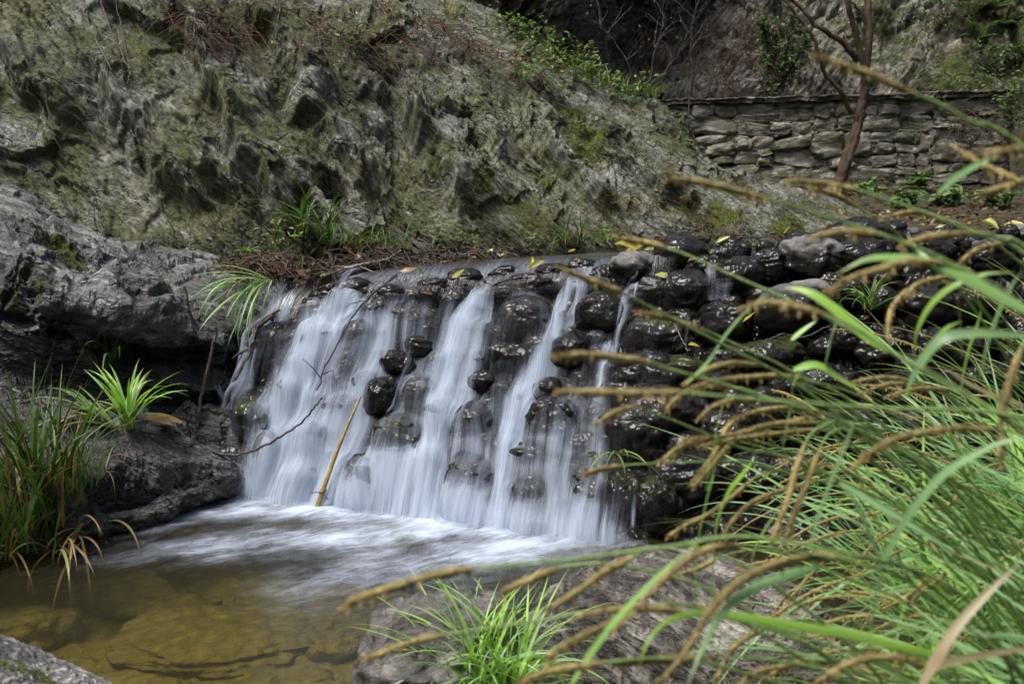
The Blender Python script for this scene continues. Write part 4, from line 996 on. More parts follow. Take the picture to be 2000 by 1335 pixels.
# ------------------------------------------------------------------ tree, shrub, saplings, ferns and plants at the back
def limb(acc, pts, r0, r1, n=30, seg=9, seed=0, amp=.02): 
    P = wob([at(*p) for p in pts], n, amp, seed); tube(acc, P, np.linspace(r0, r1, n), seg, rough=.25, seed=seed)
tr_ = thing('tree', 'slender tree with twisted reddish brown trunk leaning in front of the stone wall', 'tree', at(1640, 365, 11.0))
o0 = at(1640, 365, 11.0)
a_ = Acc(); limb(a_, [(1632,380,11),(1645,340,11),(1660,295,11),(1675,245,11),(1686,200,11),(1690,150,11),(1698,60,11),(1692,-30,11.1),(1680,-200,11.3),(1670,-420,11.5)], .068, .026, 50, 12, 1)
limb(a_, [(1640,370,10.96),(1663,300,10.95),(1683,232,10.97),(1688,200,11)], .04, .025, 24, 9, 3)
a_.build('trunk', M['bark'], tr_, o0)
for q, (pts, r0, r1) in enumerate([([(1684,205,11),(1690,145,10.98),(1675,80,10.95),(1660,20,10.9),(1640,-60,10.9),(1600,-250,11)], .045, .02), ([(1676,120,11),(1640,78,10.9),(1595,48,10.8),(1560,10,10.8),(1510,-30,10.8),(1420,-160,10.8)], .034, .012), ([(1664,222,11),(1640,175,10.9),(1606,135,10.85),(1590,80,10.8),(1560,35,10.8),(1530,-5,10.8),(1500,-60,10.8)], .026, .01), ([(1697,60,11),(1680,20,11),(1655,0,11),(1630,-60,11)], .02, .01), ([(1660,90,11),(1650,60,11.1),(1660,40,11.1),(1690,30,11.2)], .012, .006)]):
    a_ = Acc(); limb(a_, pts, r0, r1, 30, 8, 7 + q); a_.build('limb', M['bark'], tr_, o0)
a_ = Acc()
for k in range(700):
    c_ = at(1640, -480, 11.2) + rv() * np.array([1.5, 1.3, .8]) * U(.2, 1) ** .6
    leaf(a_, c_, rv() * [1, 1, .4], np.array([0, 0, 1.]), U(.06, .11), U(.03, .05), U(.2, .6))
a_.build('crown', M['leaf'], tr_, o0)

def leafy(name, label, cat, stems, nl, ln, tint, group=None, spread=.05, r=.006, mat='leaf', smat='twig', pair=False, wr=.45):
    """stems: list of world polylines"""
    o0 = np.asarray(stems[0][0]); th = thing(name, label, cat, o0, group)
    a1, a2 = Acc(), Acc()
    for q, st in enumerate(stems):
        P = wob(st, 24, .015, q + 3); tube(a1, P, np.linspace(r, r * .35, 24), 5)
        for k in range(nl):
            i = int(min(23, 23 * U(.12, 1) ** .7)); d = rv() * [1, 1, .5] + (0, 0, .15)
            p = P[i] + rv() * spread * U(.2, 1)
            if spread > .03:
                tube(a1, np.stack([P[i], (P[i] + p) / 2 + rv() * .01, p]), r * .3, 3)
            for z in range(2 if pair else 1):
                leaf(a2, p, d + rv() * .5, np.array([U(-.5, .5), U(-.9, .1), 1.]), U(*ln), U(*ln) * wr, U(*tint), bend=U(.05, .45))
    a1.build('stems', M[smat], th, o0); a2.build('foliage', M[mat], th, o0); return th
leafy('shrub', 'small dark shrub with yellow green leaf tips standing on the wall before the shaded cliff', 'shrub',
      [[at(1505,215,12.5),at(1500,160,12.5),at(1515,110,12.5),at(1530,40,12.5)],[at(1520,215,12.5),at(1535,150,12.5),at(1560,110,12.4),at(1580,70,12.4)],[at(1508,190,12.5),at(1530,150,12.6),at(1545,60,12.6),at(1550,20,12.6)],[at(1503,170,12.5),at(1500,120,12.6),at(1495,70,12.6),at(1490,40,12.5)]], 190, (.035, .07), (.1, .76), spread=.2, r=.014, pair=True)
leafy('bush', 'low green leafy bush spilling over the right end of the stone wall', 'shrub', [[at(1840+30*k,205,11.6),at(1845+32*k,185,11.6),at(1850+34*k,165,11.8)] for k in range(6)], 60, (.04, .09), (.25, .62), spread=.22)
leafy('bush', 'overhanging green shrub at the right edge hanging down over the wall end', 'shrub', [[at(1990+20*k,150,11.2),at(1975+15*k,180,11.0),at(1955+18*k,215,10.9)] for k in range(4)], 70, (.03, .07), (.25, .66), spread=.2)
for q, (px, py, lb) in enumerate([(1755,345,'largest broad leaved green plant on the leafy earth just below the wall'), (1715,338,'small green plant growing against the wall foot right of the tree'), (1800,362,'pale green plant right of the largest one below the wall'), (1690,380,'low dark green plant on the earth below the tree foot'), (1850,395,'dark green clump of leaves on the leafy bank at the right'), (1770,400,'small scattered green plant halfway down the leafy bank'), (1905,345,'shaded green plant on the bank at the far right below the wall'), (1950,400,'bright green plant behind the grass spikes at the far right of the bank')]):
    b_ = on_bank(px, py + 8)
    leafy('undergrowth_plant', lb, 'plant', [[b_, b_ + [U(-.1, .1), 0, .08], b_ + [U(-.25, .25), U(-.1, .1), U(.1, .22)]] for k in range(6)], 12, (.06, .12), (.3, .62), 'green plants below the stone wall', spread=.05)
def fern(root, n, ln, label, tint, group, az=(0, 6.28), mat='leaf', el=(.5, 1.1), droop=(.8, 1.5), name='fern'):
    th = thing(name, label, 'fern', root, group); 
    for k in range(n):
        a1 = Acc(); L = U(*ln)
        P = arc(root, U(*az), L, U(*el), U(*droop), 22); tube(a1, P, np.linspace(.004, .0015, 22), 4, tint=.7)
        T = unit(np.gradient(P, axis=0))
        for i in range(3, 22):
            s = i / 21; l_ = L * .3 * (1 - s) ** .8 * min(1, s * 4) + .01
            sd_ = unit(np.cross(T[i], np.array([0, 0, 1.])))
            for sg in (-1, 1): leaf(a1, P[i], sd_ * sg + T[i] * .45 - np.array([0, 0, .15]), np.array([0, 0, 1.]), l_, l_ * .3 + .006, U(*tint), bend=.2)
        a1.build('frond', M[mat], th, root)
for px, py, lb in [(1905,85,'fern with drooping fronds on the dark slope, left of the other ferns'), (1960,60,'fern high on the dark slope near the right edge'), (1985,110,'lowest fern at the right edge of the slope'), (1930,25,'fern at the top of the slope by the right corner'), (1995,20,'bluish fern in the very top right corner')]:
    fern(on_rear(px, py, .05), 7, (.3, .5), lb, (.25, .5), 'ferns on the dark slope', az=(3.4, 6.0))
for q, (px, py, lb) in enumerate([(1850,40,'thin green climber leaves on the slope above the wall, upper left patch'), (1890,130,'green leaves on the slope between the ferns and the wall'), (1960,140,'dense green leaves just above the wall end'), (1870,10,'green leaves at the top of the slope left of the ferns')]):
    c_ = on_rear(px, py, .08)
    leafy('creeper', lb, 'plant', [[c_ + rv() * .1, c_ + [U(-.5, .5), -.1, U(-.1, .3)], c_ + [U(-.7, .7), -.15, U(-.4, .3)]] for k in range(7)], 34, (.04, .08), (.2, .55), 'green plants on the rear slope', spread=.16)
for q, (pts, lb) in enumerate([([(1340,255),(1352,140),(1350,70),(1362,-20)],'tallest thin bare stem rising in front of the cave'), ([(1262,190),(1275,120),(1290,70),(1300,30)],'bare twiggy sapling with few buds left of the tallest stem'), ([(1240,185),(1225,120),(1190,70),(1165,45)],'bare sapling bending left towards the lit overhang'), ([(1285,190),(1300,140),(1330,100),(1345,60)],'bare branching sapling leaning right before the cave')]):
    st = [at(x, y, 9.8) for x, y in pts]; o0 = st[0]; th = thing('bare_sapling', lb, 'sapling', o0, 'bare saplings on the ridge'); a_ = Acc(); b_ = Acc()
    P = wob(st, 30, .02, q); tube(a_, P, np.linspace(.007, .003, 30), 5)
    for k in range(9):
        i = random.randint(8, 28); d = unit(rv() * [1, .5, .3] + [0, 0, .8]); Q = wob([P[i], P[i] + d * .15, P[i] + d * U(.2, .45) + [U(-.1, .1), 0, 0]], 10, .012, k + q * 11); tube(b_, Q, np.linspace(.004, .0015, 10), 4)
        for z in range(2): leaf(b_, Q[random.randint(4, 9)], rv(), np.array([0, 0, 1.]), .03, .014, .7)
    a_.build('stem', M['twig'], th, o0); b_.build('twigs', M['twig'], th, o0)

# ------------------------------------------------------------------ plants of the cliff
BR = 'bramble shoots along the cliff edge'
for q, (st, lb) in enumerate([
    ([(925,35),(960,28),(1010,45),(1055,70)],'bright green bramble arching along the top of the cliff edge'), ([(960,60),(1010,75),(1050,90),(1075,130)],'bramble shoot just below the topmost arch'), ([(1020,110),(1060,120),(1100,135),(1130,160)],'thick bright bramble patch halfway down the cliff edge'),
    ([(1075,70),(1110,80),(1140,95),(1160,120)],'thin bramble shoot reaching out towards the cave'), ([(1090,165),(1130,165),(1170,172),(1205,180)],'leafy bramble patch above the mossy streak'), ([(1150,185),(1190,190),(1225,196),(1260,192)],'lowest bramble patch near the end of the cliff edge'), ([(640,70),(660,65),(690,78),(700,90)],'small fresh green sprig on the mossy rock at the upper middle'), ([(1010,140),(1040,150),(1060,170),(1080,190)],'small bramble sprig hanging left of the leafy patch')]):
    S_ = [on_cliff(x, y, .06) + [0, 0, .04] for x, y in st]
    leafy('bramble', lb, 'bramble', [S_, [s + rv() * .1 + [0, -.05, .05] for s in S_], [s + rv() * .12 for s in S_]], 44 if q != 6 else 16, (.03, .06), (.5, .76), BR, spread=.15, r=.004, pair=True)
TG = 'grass tufts at the foot of the cliff'
tuft('grass_tuft', 'long dark green grass tuft in the cleft at the foot of the cliff', [on_cliff(600,462,.1), on_cliff(640,474,.15)], 70, (.35, .62), (.008, .014), (.9, 1.5), (.6, 2.4), (.2, .55), dry=.18, group=TG)
tuft('grass_tuft', 'grass tuft with many tan blades right of the cleft tuft', [on_cliff(680,482,.15), on_cliff(705,485,.15)], 70, (.22, .42), (.006, .01), (.6, 1.4), (1, 2.6), (.3, .6), dry=.4, group=TG)
tuft('grass_tuft', 'sparse thin grass hanging over the twigs below the cliff middle', [on_cliff(760,480,.15), on_cliff(790,484,.12), on_cliff(735,470,.1)], 60, (.2, .4), (.005, .008), (.4, 1.4), (.8, 2.4), (.3, .6), dry=.3, group=TG)
tuft('grass_tuft', 'dark and pale grass tuft trailing to the water at the middle of the cliff foot', [on_cliff(1105,470,.1), on_cliff(1130,478,.1)], 70, (.25, .5), (.007, .012), (.5, 1.5), (1, 2.8), (.15, .55), dry=.3, group=TG)
tuft('grass_tuft', 'small pale grass tuft right of the trailing one', [on_cliff(1180,470,.08)], 26, (.15, .3), (.006, .01), (.5, 1.4), (.8, 2.2), (.45, .7), dry=.2, group=TG)
tuft('grass_tuft', 'tiny green tuft on the gentle grey rock below the mossy streak', [on_cliff(1200,395,.03)], 22, (.1, .2), (.006, .01), (.3, 1.3), (.5, 1.6), (.45, .7), dry=.1, group=TG)
for px, py, lb in [(1175,165,'upright grass on the cliff edge left of its end'), (1225,170,'grass tuft with upright blades at the end of the cliff edge'), (1262,180,'last grass tuft at the cliff edge before the cave'), (1120,150,'grass between the bramble patches'), (1010,150,'thin grass hanging below the upper brambles'), (880,30,'straw coloured grass high on the cliff top')]:
    tuft('grass_tuft', lb, [on_cliff(px, py, .05), on_cliff(px + 14, py + 6, .05)], 46, (.14, .34), (.005, .01), (.7, 1.5), (.4, 1.8), (.4, .72) if px > 900 else (.75, .9), dry=.15, group='grass tufts along the cliff edge')
for px, py, lb in [(860,470,'small fern-leaved green plant at the waterline under the cliff'), (1330,285,'little bright leaves on the dark rock end by the wall'), (905,465,'dark small leaves beside the dead brown frond'), (1040,470,'ivy-like leaves above the water right of the dead frond')]:
    c_ = on_cliff(px, py, .05)
    leafy('small_plant', lb, 'plant', [[c_, c_ + rv() * .06, c_ + [U(-.15, .15), -.06, U(-.05, .12)]] for k in range(4)], 9, (.025, .05), (.35, .66), 'small plants on the cliff', spread=.03, r=.002)
c_ = at(545, 492, 6.6)
leafy('small_plant', 'yellow green seedling shrub on the ledge between outcrop and cliff', 'plant', [[c_, c_ + [.0, 0, .08], c_ + [.01, 0, .2]], [c_, c_ + [.06, 0, .06], c_ + [.12, 0, .1]], [c_, c_ + [-.05, 0, .05], c_ + [-.08, -.02, .1]]], 24, (.025, .06), (.55, .82), spread=.07, r=.003)
c_ = at(484, 492, 6.5); tuft('small_plant', 'tiny bright green rosette at the end of the outcrop top', [c_], 16, (.06, .1), (.014, .02), (.2, .9), (.2, .8), (.55, .68), dry=0, spread=.01, cat='plant')
fern(on_cliff(925, 430, .08), 1, (.26, .27), 'dead orange brown fern frond hanging under the cliff', (.92, 1.0), 'dead fern fronds', az=(4.6, 4.7), el=(-1.2, -1.2), droop=(.2, .2), name='dead_frond')
fern(on_out(305, 800, .04), 2, (.2, .24), 'dead reddish fern frond lying right of the pale rosette tuft', (.94, 1.0), 'dead fern fronds', az=(-.6, .1), el=(.1, .2), droop=(.5, .9), name='dead_frond')

# ------------------------------------------------------------------ dead twigs, vines and brush
def vine(pts, r, label, name='dry_vine', cat='vine', group='dry vines hanging on the cliff', mat='twig', place=on_cliff, lift=.05, side=0, amp=.012, taper=.4):
    P = wob([place(x, y, lift) for x, y in pts], max(24, 9 * len(pts)), amp, sum(map(ord, label)) % 97); a_ = Acc(); tube(a_, P, np.linspace(r, r * taper, len(P)), 6, rough=.2)
    for k in range(side):
        i = random.randint(4, len(P) - 5); d = unit(rv() * [1, .6, 1] + [0, -.2, 0]); L = U(.06, .2)
        tube(a_, wob([P[i], P[i] + d * L * .5 + rv() * .02, P[i] + d * L + rv() * .05], 10, .006, k), np.linspace(r * .5, r * .2, 10), 4)
    o = a_.build(name, M[mat], None, P[0]); tag(o, label, cat, group); return o
vine([(160,-30),(180,50),(212,118),(242,168)], .011, 'dark bare vine hanging down the upper left of the cliff, left one of three', side=5)
vine([(190,-30),(225,70),(258,138),(250,166)], .010, 'bare vine with a hooked end hanging down the upper left of the cliff', side=4)
vine([(222,-30),(240,60),(250,105),(256,130)], .006, 'thinnest straight vine beside the hooked one', side=2)
vine([(295,225),(297,250),(308,278)], .006, 'short dark twig stuck to the pale folded rock', side=4)
vine([(535,-20),(548,20),(543,60),(550,90)], .007, 'pale curving vine below the brush at the top of the cliff', side=3)
vine([(605,40),(650,75),(700,100),(745,128)], .008, 'grey dead stem lying along the sloping ledge at the upper middle', side=6)
vine([(832,205),(818,150),(828,112),(845,80),(890,60)], .008, 'thin bare shrub stem curving up from the dark slot in the cliff', side=6)
vine([(905,90),(860,125),(830,170)], .005, 'thin pale twig crossing the curved shrub stem', side=2)
vine([(1255,420),(1262,405),(1280,360),(1310,330)], .006, 'bare twig standing on the low grey rock before the wall', side=3)
vine([(620,30),(630,90),(660,150),(675,180)], .006, 'thin dark rootlet hanging on the rock below the grey dead stem', side=3)
def brush(label, pxs, n, place=on_cliff, hgt=.1, mat='brown_twig', ln=(.15, .5)):
    a_ = Acc(); b_ = Acc()
    for k in range(n):
        x, y = random.choice(pxs); p = place(x + U(-28, 28), y + U(-16, 16), .03) + [0, 0, U(0, hgt)]
        d = unit(rv() * [1, .5, .6] + [.4, -.2, -.35]); L = U(*ln)
        tube(a_, wob([p, p + d * L * .5 + rv() * .05, p + d * L + rv() * .1 - [0, 0, .08]], 9, .015, k), np.linspace(.004, .0015, 9), 4)
        if U(0, 1) < .5: leaf(b_, p + rv() * .06, rv(), rv(), U(.03, .06), U(.015, .03), U(0, .3))
    o = a_.build('dry_brush', M[mat]); o['kind'] = 'stuff'; o['label'] = label; o['category'] = 'brush'
    o = b_.build('leaf_litter', M['litter']); o['kind'] = 'stuff'; o['label'] = label.replace('twigs', 'leaves'); o['category'] = 'leaf litter'
brush('tangle of brown dead twigs on the ledge at the top of the cliff', [(340,20),(380,30),(420,50),(460,70),(400,85),(440,95),(480,60),(360,60),(430,15),(500,20)], 120)
brush('dead twigs lying down the sloping ledge', [(560,10),(600,40),(630,60),(660,90),(700,105),(735,125),(610,100),(690,60)], 80)
brush('brown dead twigs under the brambles on the cliff top', [(760,40),(800,50),(830,70),(870,60),(900,80),(930,100),(860,110),(960,120),(1000,130),(1040,150),(800,100),(760,90)], 170)
brush('dead brown twigs on the low rocks before the wall', [(1180,395),(1220,400),(1260,410),(1290,425),(1330,400),(1380,440),(1420,450)], 60, hgt=.03, ln=(.08, .2))
brush('small grey twigs and dead leaves caught along the left of the crest', [(540,520),(580,530),(620,522),(660,512),(700,508),(740,505),(780,503),(820,508),(600,548),(650,535),(850,508),(900,505),(950,503),(700,530),(760,528)], 360, place=lambda x, y, l: at(x, y, 5.95) , hgt=.02, ln=(.06, .25), mat='twig')
brush('grey dead twigs hanging over the right end of the wall', [(1880,230),(1910,250),(1940,260),(1870,260),(1960,240)], 120, place=lambda x, y, l: at(x, y, 11.1 - (x - 1880) * .002), hgt=.1, mat='twig')
brush('brown rootlets hanging in the shade of the rear cliff', [(1400,60),(1410,110),(1405,160),(1440,100),(1460,60),(1415,190),(1425,140)], 200, place=lambda x, y, l: on_rear(x, y, .2), hgt=.2, ln=(.3, .8))
a_ = Acc()
for k in range(1500):
    p = on_bank(U(1560, 2000), U(345, 455)) + [U(-.1, .1), U(-.1, .1), .01]
    leaf(a_, p, rv() * [1, 1, .3], np.array([U(-.4, .4), U(-.6, .2), 1.]), U(.04, .09), U(.02, .045), U(0, .35), bend=U(-.3, .3))
o = a_.build('leaf_litter', M['litter']); o['kind'] = 'stuff'; o['label'] = 'dead leaves covering the earth bank'; o['category'] = 'leaf litter'
# ------------------------------------------------------------------ sticks on the weir
def on_dam(px, py, lift=0.05):
    i, j = dam_at(px, py); return DS[i, j] + DN[i, j] * (lift + max(W[i, j], 0) * .6)
def stick(pts, r0, r1, label, mat='wet_stick', lift=.07, name='branch', amp=.008, group=None, side=0, place=on_dam):
    P = wob([place(*p[:2], p[2] if len(p) > 2 else lift) for p in pts], max(30, 9 * len(pts)), amp, sum(map(ord, label)) % 89); a_ = Acc()
    tube(a_, P, np.linspace(r0, r1, len(P)), 8, rough=.22, seed=len(label))
    for k in range(side):
        i = random.randint(len(P) // 4, len(P) - 4); d = unit(rv() * [1, .5, .6]); L = U(.06, .16)
        tube(a_, wob([P[i], P[i] + d * L * .5, P[i] + d * L + rv() * .02], 8, .004, k), np.linspace(r1, r1 * .4, 8), 5)
    o = a_.build(name, M[mat], None, P[0]); tag(o, label, 'branch', group); return o
random.seed(21)
G_ST = 'branches lying on the waterfall'
stick([(700,528),(637,560),(584,600),(554,628),(532,672),(498,722),(468,773),(442,818),(408,868)], .008, .013, 'thick dark branch slanting down the left of the fall into the side pool', side=2, group=G_ST)
stick([(566,622,.08),(540,660,.09),(520,700,.09),(508,725,.09)], .009, .007, 'short broken prong lying along the thick dark branch', group=G_ST)
stick([(423,640,.1),(412,692,.1),(393,770,.1),(386,826,.08),(380,868,.06)], .008, .011, 'grey upright stick leaning on the outcrop at the left end of the fall', place=lambda x, y, l: at(x, y, 5.35 - (y - 640) * .0008), group=G_ST)
stick([(343,920),(375,893),(397,878),(442,887),(487,882),(536,859),(584,828),(614,796),(630,775)], .009, .004, 'long thin curved branch sweeping across the foot of the left streams', place=lambda x, y, l: at(x, y, 4.88 if x < 380 else 4.95), group=G_ST, amp=.006)
stick([(990,497,.05),(930,508,.05),(862,521,.06),(810,534,.07),(768,568,.08),(731,600,.09),(708,628,.1),(690,668,.11),(652,735,.11),(637,780,.1)], .009, .004, 'long dark twig running from the crest down over the left streams', group=G_ST, side=4)
for q, (pts, r, mt, lb) in enumerate([
    ([(620,520),(675,503),(725,499),(765,503),(795,501)], .014, 'pale_stick', 'bleached grey stick, thickest of the driftwood heap on the crest'), ([(600,545),(655,524),(700,512),(745,506)], .009, 'twig', 'grey stick under the bleached stick of the heap'),
    ([(640,495),(700,505),(760,510),(800,506)], .007, 'twig', 'thin brown stick crossing the heap'), ([(690,520),(720,495),(750,470),(775,455)], .005, 'twig', 'thin twig standing up out of the heap before the grass'), ([(590,590),(640,560),(690,537),(740,520)], .007, 'wet_stick', 'wet stick hanging over the left end of the crest'),
    ([(520,485),(535,505),(560,520),(590,530)], .008, 'wet_stick', 'dark curved stick by the orange dead leaves on the ledge'), ([(560,535),(610,518),(660,512)], .006, 'brown_twig', 'reddish twig lying among the orange leaves'), ([(705,500),(755,515),(830,512),(900,500),(990,498)], .006, 'twig', 'long thin twig lying in the water along the crest'),
    ([(650,530),(690,516),(740,520),(780,512)], .005, 'pale_stick', 'pale thin stick at the lower side of the heap'), ([(700,508),(712,528),(705,545)], .007, 'pale_stick', 'short pale stump of wood poking out of the heap'), ([(670,495),(668,520),(655,545)], .004, 'brown_twig', 'thin twig hanging down from the heap'),
    ([(1490,700),(1530,680),(1570,672),(1620,655)], .006, 'wet_stick', 'dark twig caught between the mossy stone and the little tuft'), ([(1440,485),(1480,474),(1510,466)], .005, 'twig', 'pale twig lying by the brown leaf on the crest right'), ([(1320,660),(1340,690),(1346,705)], .003, 'pale_stick', 'straw lying on the stone under the third little stream')]):
    stick(pts, r, r * .5, lb, mt, .06, 'driftwood', .006, 'driftwood on the crest of the weir', side=3 if q < 8 else 1)
cb_ = atz(627,978,.0) + [0, -.1, 0]; ct_ = at(704, 774, cb_[1] + .22)
P = np.stack([ct_ * (1 - s) + cb_ * s for s in np.linspace(0, 1, 40)])
P = P + np.array([0, -.02, .02]) * np.sin(np.linspace(0, math.pi, 40))[:, None]
th = thing('bamboo_cane', 'yellow bamboo cane stuck in the white foam and leaning against the fall', 'cane', P[-1])
a_ = Acc(); rads = np.linspace(.006, .0135, 40); rads[34] *= 1.22; rads[17] *= 1.15; tube(a_, P, rads, 10); a_.build('stalk', M['cane'], th, P[-1])
a_ = Acc(); n_ = P[34]
ring = np.array([n_ + .018 * (math.cos(q) * np.array([1, 0, .25]) + math.sin(q) * np.array([0, 1, 0])) for q in np.linspace(0, 6.28, 14)]); tube(a_, ring, .003, 5)
tube(a_, wob([n_ + [-.01, -.018, 0], n_ + [-.03, -.03, .004], n_ + [-.055, -.03, .0]], 8, .004, 2), .0022, 4); tube(a_, wob([n_ + [.01, -.018, 0], n_ + [.02, -.03, -.02], n_ + [.035, -.03, -.03]], 8, .004, 3), .0022, 4)
a_.build('string', M['twig'], th, P[-1])

# fallen leaves along the crest
random.seed(5)
FL = [(870,525,.09,.55,'yellow curled leaf lying at the crest above the bright middle stream'),(930,522,.10,.7,'pale yellow leaf lying flat in the water right of the curled yellow one'),(800,546,.11,.3,'orange and yellow leaf stranded at the crest left of the dark crest stone'),(772,547,.08,.8,'pale leaf in the water at the left of the orange leaf'),(900,556,.10,.72,'green yellow leaf hanging below the curled yellow leaf'),(1052,537,.13,.7,'long green yellow leaf in the smooth lip of water'),(1040,530,.08,.6,'yellow leaf stuck above the long green one'),
(955,497,.06,.7,'upright green leaf tip by the twig in the water'),(1222,488,.11,.62,'large yellow green leaf standing on the left of the pale capstone'),(1250,486,.12,.55,'large yellow leaf on top of the capstone pile'),(1285,492,.10,.12,'brown leaf at the right of the capstone leaf pile'),(1275,505,.13,.95,'long grey green leaf lying over the capstone'),(1250,533,.06,.85,'small pale yellow leaf on the face of the capstone'),(1235,500,.09,.5,'yellow leaf half under the capstone pile'),(1340,490,.09,.65,'yellow leaf in the water right of the capstone'),(1300,492,.07,.7,'small yellow leaf beside the brown one'),
(1413,503,.09,.68,'pale yellow leaf caught above the small right trickle'),(1308,565,.12,.78,'pale green leaf hanging on the black stone below the crest'),(1355,533,.07,.2,'brown leaf lying on the lip of the third little stream'),(1516,468,.09,.1,'purplish brown leaf standing upright on the crest'),(1360,690,.08,.62,'yellow curled leaf on the wet stone below'),(1465,645,.10,.6,'yellow blotched leaf stuck to the side of a wet stone'),(1540,452,.09,.6,'yellow leaf on the gravel behind the round grey stone'),(1620,462,.09,.4,'dull leaf behind the round grey stone'),
(1840,445,.10,.9,'pale leaf on the litter heap behind the crest at right'),(1900,430,.11,.15,'dark brown leaf, largest on the litter heap at right'),(1935,438,.10,.75,'yellow green leaf on the litter heap at right'),(1965,425,.11,.1,'brown leaf near the right edge of the litter heap'),(1880,470,.10,.8,'pale shiny leaf lying in front of the litter heap'),(1925,462,.11,.75,'bright yellow green leaf by the shiny pale one'),(1700,455,.09,.9,'grey white leaf lying on the slab behind the crest'),(1985,440,.11,.55,'yellow leaf at the right edge of the litter heap'),
(592,540,.10,.18,'orange brown dead leaf on the ledge left of the crest'),(575,528,.10,.1,'dark red brown leaf on the ledge by the curved stick'),(600,535,.08,.85,'pale yellow leaf standing beside the orange one'),(545,520,.09,.05,'dark dead leaf at the edge of the outcrop top'),(825,545,.07,.6,'small yellow leaf above the dark crest stone'),(840,590,.07,.25,'orange leaf stuck to the side of the dark crest stone'),(690,548,.06,.8,'small pale leaf in the water at the left of the crest'),(1120,512,.06,.5,'little yellow leaf on the brown water near the lip'),(985,512,.06,.75,'little green leaf on the brown water left of the lip'),(960,532,.07,.62,'small leaf pressed on the crest above the bright stream')]
for px, py, s_, tn_, lb in FL:
    if (px > 1500 and py < 478) : c_ = at(px, py, 6.3); c_[2] = max(c_[2], 1.12)
    elif px < 605: c_ = at(px, py - 4, 5.85)
    else: c_ = on_dam(px, py, .055)
    a_ = Acc(); s_ *= U(.75, 1.25); d_ = unit(np.array([U(-1, 1), U(-.6, .2), U(-.2, .35)])); leaf(a_, np.zeros(3) - d_ * s_ * .5, d_, np.array([U(-.3, .3), U(-1.1, -.3), .9]), s_, s_ * U(.34, .46), tn_, cup=U(.2, 1.3), bend=U(-.5, .6))
    leaf_o = a_.build('fallen_leaf', M['litter']); leaf_o.location = c_.tolist(); tag(leaf_o, lb, 'leaf', 'fallen leaves along the weir')
a_ = Acc()
for k in range(420):
    c_ = at(U(1560, 2040), U(428, 470), U(5.7, 6.6)); c_[2] = U(1.13, 1.22); leaf(a_, c_, rv() * [1, 1, .35], np.array([U(-.5, .5), U(-.7, .3), .9]), U(.05, .1), U(.02, .04), U(0, 1) ** 1.6, bend=U(-.3, .4))
o = a_.build('leaf_litter', M['litter']); o['kind'] = 'stuff'; o['label'] = 'heap of dead leaves behind the right of the crest'; o['category'] = 'leaf litter'
V_, F_ = pebble(.9, .4, .12, 60, .2)
o = mk('gravel_bar', V_, F_, M['far_rock'], attrs={'wet': np.full(len(V_), .5)}, loc=(2.45, 6.35, 1.06)); struct(o)
# dead clod of roots at the outcrop end
a_ = Acc()
for k in range(160):
    p = at(U(450, 560), U(505, 545), 5.95) + rv() * .03; d = unit(rv() * [1, .7, .5]); tube(a_, wob([p, p + d * .06, p + d * .13 - [0, 0, .03]], 7, .012, k), np.linspace(.005, .002, 7), 4)
o = a_.build('root_clod', M['brown_twig']); tag(o, 'dark clod of dead roots hanging at the outcrop end over the pale grass', 'roots')

# ------------------------------------------------------------------ grass on the left bank and on the weir
random.seed(31)
GL = 'grass tufts on the left bank'
c_ = at(508, 545, 5.75)
tuft('grass_tuft', 'drooping pale grey green tuft hanging over the left end of the fall', [c_, c_ + [.05, 0, 0], c_ + [-.04, -.02, -.02]], 44, (.32, .55), (.009, .016), (-.9, .5), (.5, 1.5), (.42, .6), az=(3.5, 4.6), dry=.3, group=GL, mat='sedge', curl=.2, dry_down=False)
for roots, n, ln, lb, wd in [([(20,1010,4.35),(50,1030,4.3)], 46, (.5, .82), 'tall dark green grass clump at the left edge of the picture above the pool', (.012, .02)), ([(95,985,4.45),(120,1000,4.42)], 58, (.48, .82), 'tall grass clump with brown tips right of the leftmost clump', (.012, .02)), ([(150,960,4.6),(170,940,4.65)], 30, (.25, .42), 'lighter green spreading clump behind the tall left clumps', (.01, .016)),
                     ([(60,1060,4.22),(100,1055,4.25),(20,1070,4.2)], 70, (.2, .42), 'low shaggy clump trailing brown blades into the pool', (.008, .014)), ([(130,950,4.62)], 30, (.3, .6), 'narrow upright clump between the tall clump and the pale rosette', (.01, .016))]:
    R_ = [on_out(x, y, .03) for x, y, Y in roots]
    tuft('grass_tuft', lb, R_, n, ln, wd, (1.05, 1.54), (.1, 1.2), (.15, .55), dry=.3, group=GL, spread=.07, curl=.25)
R_ = [on_out(150, 1040, .03), on_out(100, 1065, .03), on_out(190, 1000, .02), on_out(40,1070,.03)]
tuft('grass_tuft', 'brown dead blades hanging from the bank down to the pool water', R_, 34, (.2, .4), (.01, .016), (-.2, .9), (1.2, 2.2), (.84, .96), az=(3.6, 5.8), dry=.0, group=GL, spread=.07)
tuft('grass_tuft', 'pale lime rosette of broad arching blades on the wet ledge', [on_out(258, 818, .03)], 30, (.26, .46), (.018, .026), (.95, 1.55), (.6, 2.0), (.52, .72), dry=.06, group=GL, spread=.02, mat='sedge')
tuft('grass_tuft', 'flat spreading blades on the left of the pale rosette', [on_out(200, 800, .03), on_out(235, 822, .03)], 26, (.25, .4), (.012, .018), (.2, .9), (.6, 1.6), (.5, .68), az=(2.4, 4.0), dry=.15, group=GL, spread=.02)
tuft('grass_tuft', 'dark thin tuft in the shadowed hollow above the pale rosette', [on_out(228, 700, .04), on_out(260, 695, .04)], 24, (.25, .48), (.012, .02), (.8, 1.55), (.3, 2.0), (.12, .4), dry=.15, group=GL, spread=.03)
